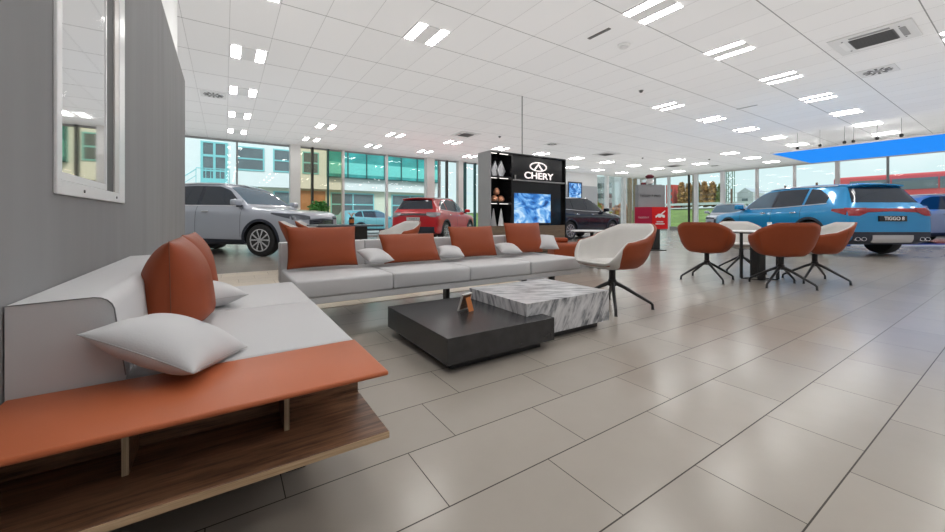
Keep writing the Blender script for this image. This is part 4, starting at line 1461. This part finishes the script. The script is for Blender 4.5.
    def sides(s, sgs=(-1, 1), light=False):
        L, H = s.L, s.H
        X = lambda u: L / 2 - u * L
        top = [(X(.335), .715 * H), (X(.40), .865 * H), (X(.46), .920 * H), (X(.6), .935 * H), (X(.75), .925 * H), (X(.86), .895 * H), (X(.90), .86 * H)]
        low = [(X(.29), .662 * H), (X(.6), .672 * H), (X(.9), .715 * H)]
        gm = M['carglass_light'] if light else M['carglass']
        for sg in sgs:
            # windows
            s.patch('side_window', 'side', s.cols((X(.335), X(.535)), low, top), gm, sgn=sg)
            s.patch('side_window', 'side', s.cols((X(.555), X(.735)), low, top), M['carglass'], sgn=sg)
            s.patch('side_window', 'side', s.cols((X(.752), X(.868)), low, [(X(.74), .925 * H), (X(.80), .905 * H), (X(.868), .80 * H)]), M['carglass'], sgn=sg)
            s.patch('window_trim', 'side', s.cols((X(.32), X(.875)), [(x, z - .016 * H) for x, z in low], [(x, z - .006 * H) for x, z in low], 24), M['chrome'], off=.008, rows=1, sgn=sg)
            s.patch('pillar_trim', 'side', s.cols((X(.534), X(.556)), low, top, 2), M['carplastic'], off=.005, sgn=sg)
            s.patch('roof_rail', 'side', s.cols((X(.42), X(.88)), [(X(.42), .945 * H), (X(.6), .962 * H), (X(.88), .93 * H)], [(X(.42), .957 * H), (X(.6), .975 * H), (X(.88), .945 * H)], 20), M['chrome'], off=.025, rows=1, sgn=sg)
            # door seams
            for u, zb in ((.30, .25), (.548, .22), (.742, .40)):
                s.patch('door_seam', 'side', [(X(u) + .004 + dx, zb * H, .66 * H) for dx in (-.004, .004)], M['carplastic'], off=.0015, rows=14, sgn=sg)
            for u in (.49, .70):
                xx = X(u)
                p, nn = s.ray((xx, sg * 2, .58 * H), (0, -sg, 0))
                bm = bmesh.new()
                box(bm, xx - .10, xx + .08, p.y - .004 if sg > 0 else p.y - .03, p.y + .03 if sg > 0 else p.y + .004, .575 * H, .592 * H, .006, 2)
                obj('door_handle', bm, M['chrome'], s.t, world=False, smooth=True)
            # mirror
            xx = X(.315)
            p, nn = s.ray((xx, sg * 2, .66 * H), (0, -sg, 0))
            bm = bmesh.new()
            y0_, y1_ = sorted((p.y + sg * .05, p.y + sg * .27))
            box(bm, xx - .05, xx + .10, y0_, y1_, .655 * H, .735 * H, .035, 3)
            mr = obj('mirror', bm, s.body.data.materials[0], s.t, world=False, smooth=True)
            bm = bmesh.new()
            y0_, y1_ = sorted((p.y - sg * .03, p.y + sg * .12))
            box(bm, xx - .02, xx + .05, y0_, y1_, .638 * H, .6549 * H + .02, .008, 2)
            obj('mirror_arm', bm, M['carplastic'], mr, world=False)

    def front(s):
        L, W, H = s.L, s.W, s.H
        hw = W / 2
        top = [(-hw * .66, .90 * H), (-hw * .4, .925 * H), (0, .935 * H), (hw * .4, .925 * H), (hw * .66, .90 * H)]
        low = [(-hw * .80, .685 * H), (0, .675 * H), (hw * .80, .685 * H)]
        cols = []
        for i in range(19):
            k = -1 + 2 * i / 18
            yl, yt = k * hw * .80, k * hw * .63
            cols.append((k, yl, yt))
        F, K = [], []
        for k, yl, yt in cols:
            rf, rk = [], []
            for j in range(11):
                q = j / 10
                y = yl + (yt - yl) * q
                z = .678 * H + (.935 * H - .03 * H * k * k - .678 * H) * q
                p, nn = s.ray((L, y, z), (-1, 0, 0))
                nn = (nn + Vector((.5, 0, .3))).normalized()
                rf.append(p + nn * .006); rk.append(p - nn * .015)
            F.append(rf); K.append(rk)
        bm = bmesh.new(); slab(bm, F, K)
        obj('windshield', bm, M['carglass_light'], s.t, world=False, smooth=True)
        s.patch('grille', 'front', [(y, .30 * H, (.485 - .03 * abs(y) / hw) * H) for y in [(-.52 + 1.04 * i / 16) * W / 2 for i in range(17)]], M['carplastic'], off=.010)
        for sg in (-1, 1):
            s.patch('headlight', 'front', [(sg * hw * (.50 + .40 * i / 8), (.475 - .005 * i / 8) * H, (.515 + .035 * i / 8) * H) for i in range(9)], M['headlight'], off=.012)
            s.patch('fog_lamp', 'front', [(sg * hw * (.62 + .22 * i / 6), .27 * H, .40 * H) for i in range(7)], M['carplastic'], off=.012)
            s.patch('headlight_side', 'side', s.cols((L / 2 - .05 * L, L / 2 - .14 * L), [(L / 2 - .05 * L, .485 * H), (L / 2 - .14 * L, .545 * H)], [(L / 2 - .05 * L, .545 * H), (L / 2 - .14 * L, .56 * H)]), M['headlight'], off=.010, sgn=sg)
        s.patch('lower_bumper', 'front', [(y, .16 * H, .255 * H) for y in [(-.80 + 1.6 * i / 16) * hw for i in range(17)]], M['carplastic'], off=.014)
        bars = bmesh.new()
        for j in range(5):
            z = (.325 + .03 * j) * H
            p, nn = s.ray((L, 0, z), (-1, 0, 0))
            box(bars, p.x + .011, p.x + .022, -hw * .40, hw * .40, z, z + .012)
        obj('grille_bars', bars, M['chrome'], s.t, world=False)
        p, nn = s.ray((L, 0, .435 * H), (-1, 0, 0))
        bm = bmesh.new()
        ring = lambda a, b2, x: [bm.verts.new((x, a * cos(2 * pi * i / 24), .435 * H + b2 * sin(2 * pi * i / 24))) for i in range(24)]
        r1, r2, r3, r4 = ring(.09, .045, p.x + .03), ring(.072, .03, p.x + .03), ring(.09, .045, p.x + .011), ring(.072, .03, p.x + .011)
        for i in range(24):
            j = (i + 1) % 24
            bm.faces.new((r1[i], r1[j], r2[j], r2[i])); bm.faces.new((r3[i], r4[i], r4[j], r3[j])); bm.faces.new((r1[i], r3[i], r3[j], r1[j])); bm.faces.new((r2[i], r2[j], r4[j], r4[i]))
        obj('badge', bm, M['chrome'], s.t, world=False)

    def rear(s, kind='blue'):
        L, W, H = s.L, s.W, s.H
        hw = W / 2
        F, K = [], []
        for i in range(21):
            k = -1 + 2 * i / 20
            rf, rk = [], []
            for j in range(9):
                q = j / 8
                y = k * hw * (.76 - .13 * q)
                z = .705 * H + (.915 * H - .018 * H * k * k - .705 * H) * q
                p, nn = s.ray((-L, y, z), (1, 0, 0))
                nn = (nn + Vector((-.6, 0, .2))).normalized()
                rf.append(p + nn * .006); rk.append(p - nn * .015)
            F.append(rf); K.append(rk)
        bm = bmesh.new(); slab(bm, F, K)
        rw = obj('rear_window', bm, M['carglass'], s.t, world=False, smooth=True)
        # spoiler
        bm = bmesh.new()
        F, K = [], []
        for i in range(17):
            k = -1 + 2 * i / 16
            xr = -L / 2 + .062 * L + .05 * k * k
            y = k * hw * .64
            zt = (.962 - .022 * k * k) * H
            F.append([(xr + .24, y, zt + .008 * H), (xr + .1, y, zt + .010 * H), (xr - .03, y, zt - .004 * H)])
            K.append([(xr + .24, y, zt - .02 * H), (xr + .1, y, zt - .035 * H), (xr - .025, y, zt - .022 * H)])
        slab(bm, F, K)
        obj('spoiler', bm, s.body.data.materials[0], s.t, world=False, smooth=True)
        ym = hw * .93
        n = 24
        if kind == 'blue':
            lo = lambda y: (.575 + .0 * abs(y)) * H + .012 * H * (1 - min(1, abs(y) / (hw * .5)))
            hi = lambda y: .625 * H
        else:
            lo = lambda y: (.560) * H + .012 * H * (1 - min(1, abs(y) / (hw * .5)))
            hi = lambda y: .612 * H
        s.patch('tail_light_bar', 'rear', [(y, lo(y), hi(y)) for y in [(-1 + 2 * i / n) * ym for i in range(n + 1)]], M['taillight'] if kind == 'blue' else M['taillight_dark'], off=.012)
        for sg in (-1, 1):
            s.patch('tail_light', 'rear', [(sg * hw * (.55 + .38 * i / 8), (.575 - .045 * min(1, i / 4)) * H, (.630) * H) for i in range(9)], M['taillight'] if kind == 'blue' else M['rear_lens'], off=.018, depth=.03)
            s.patch('tail_light_side', 'side', s.cols((-L / 2 + .02 * L, -L / 2 + .085 * L), [(-L / 2 + .02 * L, .54 * H), (-L / 2 + .085 * L, .595 * H)], [(-L / 2 + .02 * L, .628 * H), (-L / 2 + .085 * L, .622 * H)]), M['taillight'] if kind == 'blue' else M['rear_lens'], off=.012, sgn=sg)
        s.patch('lower_bumper', 'rear', [(y, .17 * H, .325 * H) for y in [(-.88 + 1.76 * i / 20) * hw for i in range(21)]], M['carplastic'], off=.012, depth=.02)
        if kind == 'blue':
            s.patch('skid_plate', 'rear', [(y, .195 * H + .05 * H * max(0, abs(y) / hw - .38) , .285 * H) for y in [(-.46 + .92 * i / 16) * hw for i in range(17)]], M['silver'], off=.026, depth=.03)
            for sg in (-1, 1):
                for k in (0, 1):
                    yy = sg * hw * (.66 + .13 * k)
                    p, nn = s.ray((-L, yy, .235 * H), (1, 0, 0))
                    bm = bmesh.new()
                    rr = [(.058, .02), (.058, -.035), (.046, -.035), (.042, .005)]
                    rings = [[bm.verts.new((p.x + dx, yy + q * cos(2 * pi * i / 20), .235 * H + q * .72 * sin(2 * pi * i / 20))) for i in range(20)] for q, dx in rr]
                    for a, b2 in zip(rings, rings[1:]):
                        for i in range(20):
                            bm.faces.new((a[i], a[(i + 1) % 20], b2[(i + 1) % 20], b2[i]))
                    bm.faces.new(rings[0]); bm.faces.new(rings[-1])
                    obj('exhaust_tip', bm, M['chrome'], s.t, world=False)
            for sg in (-1, 1):
                s.patch('bumper_crease', 'rear', [(y, .40 * H, .407 * H) for y in [sg * (.1 + .75 * i / 10) * hw for i in range(11)]], M['paint_blue'], off=.012, rows=1)
        zc = .495 * H if kind == 'blue' else .49 * H
        pw = .30 if kind == 'blue' else .26
        p, nn = s.ray((-L, 0, zc), (1, 0, 0))
        pm = M['plate_dark'] if kind == 'blue' else M['plate']
        pl = obj('number_plate', B_(p.x - .025, p.x + .015, -pw, pw, zc - .06, zc + .06, .004, 1), pm, s.t, world=False)
        if kind == 'blue':
            text_mesh('plate_print', 'TIGGO 8', .105, M['plate_text'], pl, (p.x - .027, -.02, zc), (radians(90), 0, radians(-90)), .001, sx=1.05, bold=.002)
        else:
            text_mesh('plate_print', 'TIGGO 7', .08, M['sign_dark'], pl, (p.x - .027, 0, zc), (radians(90), 0, radians(-90)), .001)
        obj('emblem_strip', B_(p.x - .004, p.x + .01, -.22, .22, .603 * H, .612 * H), M['chrome'], s.t, world=False) if False else None

# silver car at left
c = Car('silver SUV seen from the side behind the grey partition', -5.92, 9.43, -43.7, M['paint_silver'], L=4.72, W=1.88, H=1.72, wheel=.36)
c.sides(); c.front()
c = Car('red SUV seen from behind near the back windows', -1.41, 15.58, 38.0, M['paint_red'], L=4.45, W=1.86, H=1.66, wheel=.35)
c.sides(); c.rear('red')
c = Car('bright blue SUV seen from behind at the right', 9.02, 10.45, 56.67, M['paint_blue'], L=4.72, W=1.90, H=1.69, wheel=.385)
c.sides(light=True); c.rear('blue')
c = Car('midnight blue SUV standing right of the display cabinet', 4.334, 16.08, 3.5, M['paint_dark'], L=4.65, W=1.87, H=1.71, wheel=.36)
c.sides(); c.front()
c = Car('silver SUV partly seen at the right edge beyond the blue SUV', 15.35, 13.1, -33.33 + 180, M['paint_silver'], L=4.65, W=1.87, H=1.69, wheel=.36)
c.sides()
c = Car('silver SUV whose nose shows past the front of the blue SUV', 14.1, 20.6, 0, M['paint_silver'], L=4.6, W=1.86, H=1.68, wheel=.36)
c.t.rotation_euler = (0, 0, radians(-163))
c.sides(); c.front()

# blue floor plinth by the right-hand cars
px_, py_ = hall(14.6, 12.3)
t = thing('display_plinth', 'low blue display strip on the floor beyond the blue SUV', 'plinth', (px_, py_, 0), radians(-33.33))
obj('deck', B_(-3.2, 3.6, -.95, -.35, 0.0, .05, .01, 2), M['blue_plinth'], t, world=False)
obj('light_edge', B_(-3.2, 3.6, -.99, -.9501, 0.0, .045), M['white'], t, world=False)

# ------------------------------------------------------------------ outside
struct('ground', B_(-60, 160, -60, 160, -.35, -.13), M['asphalt'])
def tagstruct(o, l): o['label'] = l; return o
# lawn bank beyond the right windows
bm = bmesh.new()
pf = [(30, -.12), (34, .1), (44, 1.75), (58, 2.3), (160, 3.6)]
ra = [bm.verts.new((x, -60, z)) for x, z in pf]
rb = [bm.verts.new((x, 140, z)) for x, z in pf]
for i in range(len(pf) - 1):
    bm.faces.new((ra[i], ra[i + 1], rb[i + 1], rb[i]))
o = obj('lawn', bm, M['grass']); o['kind'] = 'structure'
bm = bmesh.new()
pf2 = [(46.5, 1.95), (46.5, 2.02), (50.5, 2.2), (50.5, 2.0)]
a = [bm.verts.new((x, -60, z)) for x, z in pf2]; b_ = [bm.verts.new((x, 140, z)) for x, z in pf2]
for i in range(4):
    bm.faces.new((a[i], a[(i + 1) % 4], b_[(i + 1) % 4], b_[i]))
bm.faces.new(a); bm.faces.new(b_[::-1])
o = obj('road', bm, M['gravel_path']); o['kind'] = 'structure'
# lawn strip behind the right part of the back windows
o = obj('lawn', B_(17, 29.9, 20.5, 42, -.129, -.02), M['grass']); o['kind'] = 'structure'

# office building behind the back windows
FY = 30.0
t = thing('office_building', 'pale office building with turquoise windows beyond the back windows', 'building', (4, FY + 3, -.13))
obj('wall', B_(-16, 15.9, FY, FY + 8, 3.03, 8.0), M['facade'], t)
obj('lower_wall', B_(-16, 15.9, FY + .5, FY + 8, -.13, 3.029), M['facade_low'], t)
def fwin(x0, x1, z0, z1, y, rails=1, posts=1, glass='facade_glass', fr='turquoise'):
    w = obj('window_frame', (lambda bm: [box(bm, x0, x1, y - .06, y - .0001, z0, z0 + .09), box(bm, x0, x1, y - .06, y - .0001, z1 - .09, z1), box(bm, x0, x0 + .09, y - .06, y - .0001, z0 + .09, z1 - .09), box(bm, x1 - .09, x1, y - .06, y - .0001, z0 + .09, z1 - .09)]
        + [box(bm, x0 + .09, x1 - .09, y - .06, y - .0001, z0 + (z1 - z0) * (i + 1) / (rails + 1) - .05, z0 + (z1 - z0) * (i + 1) / (rails + 1) + .05) for i in range(rails)]
        + [box(bm, x0 + (x1 - x0) * (i + 1) / (posts + 1) - .04, x0 + (x1 - x0) * (i + 1) / (posts + 1) + .04, y - .058, y - .0001, z0 + .09, z1 - .09) for i in range(posts)] and bm)(bmesh.new()), M[fr], t)
    obj('pane', B_(x0 + .09, x1 - .09, y - .03, y - .0002, z0 + .09, z1 - .09), M[glass], w)
fwin(-5.6, -3.6, 4.1, 5.75, FY, 1, 0)
fwin(0.62, 2.30, 4.1, 5.72, FY, 1, 0)
fwin(2.84, 4.6, 4.12, 5.75, FY, 1, 0)
fwin(4.75, 5.9, 4.12, 5.75, FY, 1, 0)
fwin(-4.2, -2.6, .9, 2.8, FY + .5, 1, 0)
fwin(1.3, 2.4, .9, 2.8, FY + .5, 1, 0)
fwin(2.9, 4.1, .9, 2.8, FY + .5, 1, 0)
obj('timber_cladding', B_(4.5, 6.45, FY + .40, FY + .4999, -.13, 2.9), M['timber_clad'], t)
fwin(6.85, 10.3, 1.0, 2.85, FY + .5, 1, 1)
fwin(11.8, 15.2, 1.0, 2.85, FY + .5, 1, 1)
# balcony door with small canopy light
d = obj('door_frame', (lambda bm: [box(bm, -1.32, -1.18, FY - .08, FY - .0001, 3.05, 5.85), box(bm, .02, .16, FY - .08, FY - .0001, 3.05, 5.85), box(bm, -.65, -.51, FY - .08, FY - .0001, 3.05, 5.85), box(bm, -1.18, .02, FY - .079, FY - .0001, 5.75, 5.85), box(bm, -1.18, .02, FY - .079, FY - .0001, 4.85, 5.0), box(bm, -1.18, .02, FY - .079, FY - .0001, 3.05, 3.45), box(bm, -1.18, .02, FY - .079, FY - .0001, 3.9, 4.0)] and bm)(bmesh.new()), M['turquoise'], t)
obj('pane', B_(-1.17, .01, FY - .04, FY - .0002, 3.45, 5.75), M['facade_glass'], d)
bm = bmesh.new()
box(bm, -1.5, .25, FY - 1.1, FY - .0001, 2.93, 3.03)
for x in [-1.5 + .25 * i for i in range(8)]:
    tube(bm, [(x, FY - 1.08, 3.031), (x, FY - 1.08, 3.95)], .02, 5)
tube(bm, [(-1.5, FY - 1.08, 3.97), (.25, FY - 1.08, 3.97)], .03, 6)
tube(bm, [(-1.5, FY - 1.0, 3.9), (-4.5, FY - 1.0, 1.4)], .03, 6)
tube(bm, [(-1.5, FY - 1.0, 3.5), (-4.5, FY - 1.0, 1.0)], .02, 6)
tube(bm, [(-1.5, FY - 1.0, 2.95), (-4.5, FY - 1.0, .3)], .08, 6)
obj('balcony_and_stair', bm, M['turquoise'], t)
# teal curtain wall
cw = obj('curtain_wall', B_(6.45, 15.9, FY - .25, FY - .0001, 3.95, 8.0), M['teal_glass'], t)
obj('spandrel', B_(6.45, 15.9, FY - .262, FY - .2501, 4.25, 5.15), M['teal_spandrel'], cw)
bm = bmesh.new()
x = 6.5
while x < 15.9:
    box(bm, x - .04, x + .04, FY - .33, FY - .2631, 3.95, 8)
    x += 1.47
box(bm, 6.45, 15.9, FY - .33, FY - .2631, 3.93, 4.02)
obj('mullions', bm, M['teal_bar'], cw)

for wxy, ang, pm, lb, H_ in [((7.7, 23.2), 12, M['paint_teal'], 'pale teal parked car outside, behind the slate table', 1.50), ((2.6, 25.6), 184, M['paint_white'], 'white parked car outside, left of the teal one', 1.48)]:
    c = Car(lb, 0, 0, ang, pm, L=4.2, W=1.78, H=H_, wheel=.32, wxy=wxy)
    c.t.location.z = -.13
    c.sides(light=True); c.front()

# coach outside to the right
t = thing('coach', 'long faded red coach parked outside the right-hand windows', 'bus', (35.2, 2, .1))
BT, BZ = 3.52, .25
bm = bmesh.new()
box(bm, 34.0, 36.5, -6.5, 7.8, BZ + .30, BT, .18, 4)
obj('body', bm, M['bus_red'], t, smooth=True)
bm = bmesh.new()
for i in range(7):
    y = -5.9 + 1.85 * i
    box(bm, 33.975, 33.9995, y, y + 1.78, 2.56, 3.22)
wb_ = obj('windows', bm, M['bus_glass'], t)
for y in (-4.2, 4.4):
    bm = bmesh.new()
    k = 28
    a = [bm.verts.new((33.96, y + .48 * cos(2 * pi * i / k), .62 + .48 * sin(2 * pi * i / k))) for i in range(k)]
    b2 = [bm.verts.new((34.25, y + .48 * cos(2 * pi * i / k), .62 + .48 * sin(2 * pi * i / k))) for i in range(k)]
    for i in range(k):
        bm.faces.new((a[i], a[(i + 1) % k], b2[(i + 1) % k], b2[i]))
    bm.faces.new(a); bm.faces.new(b2[::-1])
    obj('wheel', bm, M['tyre'], t)

# far tree line
rnd = random.Random(3)
def tree(x, y, z, h, r, m, label, group='trees in the far tree line', conifer=True, n=520):
    t = thing('tree', label, 'tree', (x, y, z), 0, group)
    obj('trunk', tube(bmesh.new(), [(0, 0, -.3), (0, 0, h * .55)], [.16, .08], 7), M['bark'], t, world=False)
    bm = bmesh.new()
    if conifer:
        for i in range(n):
            k = rnd.random()
            zz = h * (.15 + .85 * k)
            rr = r * (1 - k) ** .4 * rnd.uniform(.3, 1)
            a = rnd.uniform(0, 2 * pi)
            c = Vector((rr * cos(a), rr * sin(a), zz))
            sz = .38 * rnd.uniform(.6, 1.2)
            d1 = Vector((rnd.gauss(0, 1), rnd.gauss(0, 1), rnd.gauss(0, 1))).normalized() * sz
            d2 = d1.cross(Vector((rnd.gauss(0, 1), rnd.gauss(0, 1), rnd.gauss(0, 1)))).normalized() * sz * .7
            bm.faces.new([bm.verts.new(c + q) for q in (d1, d2, -d1, -d2)])
    else:
        foliage(bm, (0, 0, h * .62), r, n, .26, 1.15, rnd)
    obj('crown', bm, m, t, world=False)
    return t
trees = []
yy = 24.6
i = 0
places = ['at the right end of the far tree line', 'second from the right in the far tree line', 'third from the right in the far tree line', 'fourth from the right in the far tree line', 'fifth from the right in the far tree line', 'sixth from the right in the far tree line', 'seventh from the right in the far tree line', 'eighth from the right in the far tree line', 'ninth from the right in the far tree line', 'tenth from the right in the far tree line', 'next to the red outdoor wall in the far tree line']
for i, pl in enumerate(places):
    m = [M['olive'], M['autumn'], M['autumn']][i % 3]
    nm = 'olive green' if i % 3 == 0 else 'rusty brown'
    tree(60 + (i % 2) * 1.6, 25.8 + i * .56, 2.3, 3.6 + rnd.uniform(-.5, .4), .52, m, '%s tree %s' % (nm, pl))
for x, y, h, r, m, lb in [(24.5, 21.2, 3.3, 1.0, M['yellowgreen'], 'yellow green bush tree outside beside the grey back wall'), (27.6, 22.6, 2.6, 1.0, M['yellowgreen'], 'yellow green shrub outside between the back windows'), (29.3, 20.6, 2.0, .8, M['orange_leaf'], 'orange autumn shrub outside the back windows'), (31.5, 25.0, 2.2, .9, M['orange_leaf'], 'second orange shrub outside, right of the first')]:
    t = tree(x, y, -.02 if x < 30 else .02, h, r, m, lb, 'shrubs outside the back windows', False, 500)

# pylon, fence, far buildings
t = thing('lattice_pylon', 'tall green grey lattice pylon outside', 'pylon', (60, 24.55, 2.2))
bm = bmesh.new()
for a in (-1, 1):
    for b2 in (-1, 1):
        tube(bm, [(60 + a * .3, 24.55 + b2 * .38, 2.1), (60 + a * .3, 24.55 + b2 * .38, 16)], .06, 5)
obj('legs', bm, M['pylon'], t)
bm = bmesh.new()
for k in range(16):
    z = 2.2 + k * .85
    tube(bm, [(59.7, 24.17, z), (59.7, 24.93, z + .85)], .035, 4)
    tube(bm, [(59.7, 24.93, z), (59.7, 24.17, z + .85)], .035, 4)
obj('bracing', bm, M['pylon'], t)
fence_lb = ['first', 'second', 'third', 'fourth', 'fifth', 'sixth', 'seventh', 'eighth', 'ninth', 'tenth']
for i in range(8):
    y = 18.3 - i * 2.3
    tag(obj('fence_post', B_(44.9, 45.02, y - .07, y + .07, 1.7, 3.95 + .12 * (i % 2)), M['post'], None), 'rust brown fence post outside, %s from the left above the blue car' % fence_lb[i], 'post', 'outdoor fence posts')
bm = bmesh.new()
for z in (2.5, 3.0, 3.5):
    tube(bm, [(44.96, -2, z), (44.96, 22, z)], .012, 4)
tag(obj('fence_wire', bm, M['wire'], None), 'thin fence wires strung between the rust brown posts', 'fence')
bm = bmesh.new()
box(bm, 45.9, 45.95, -30, 31, 2.35, 2.62)
gr = obj('guard_rail', bm, M['offwhite'], None)
tag(gr, 'long pale guard rail along the road beyond the lawn', 'guard rail')
t = thing('red_building', 'red and white building far outside, left of the tree line', 'building', (64, 33, 2.3))
obj('red_wall', B_(60, 66, 32.7, 33.9, 2.2, 6.2), M['redwall'], t)
obj('white_wall', B_(62.9, 66, 32.3, 32.699, 2.2, 6.4), M['offwhite'], t)
bm = bmesh.new()
for z in (3.0, 4.0, 5.0):
    box(bm, 59.95, 59.9999, 32.9, 33.7, z, z + .55)
obj('windows', bm, M['facade_glass'], t)
t = thing('grey_shed', 'pale grey gabled shed far outside, right of the pylon', 'building', (62, 22, 2.3))
bm = bmesh.new()
v = [(0, 22.2, 2.3), (0, 24.1, 2.3), (0, 24.1, 4.4), (0, 23.15, 5.1), (0, 22.2, 4.4)]
a = [bm.verts.new((61, y, z)) for _, y, z in v]; b_ = [bm.verts.new((66, y, z)) for _, y, z in v]
bm.faces.new(a); bm.faces.new(b_[::-1])
for i in range(5):
    bm.faces.new((a[i], a[(i + 1) % 5], b_[(i + 1) % 5], b_[i]))
obj('wall', bm, M['lightgrey'], t)
obj('door', B_(60.95, 60.9999, 22.8, 23.5, 2.3, 3.6), M['facade_glass'], t)
t = thing('grey_tower', 'distant grey block seen between the back windows', 'building', (46, 33, 0))
obj('wall', B_(44, 52, 32, 36, 0, 6.6), M['lightgrey'], t)
bm = bmesh.new()
for z in (2.2, 3.6, 5.0):
    box(bm, 43.95, 43.9999, 32.4, 35.6, z, z + .7)
obj('windows', bm, M['facade_glass'], t)
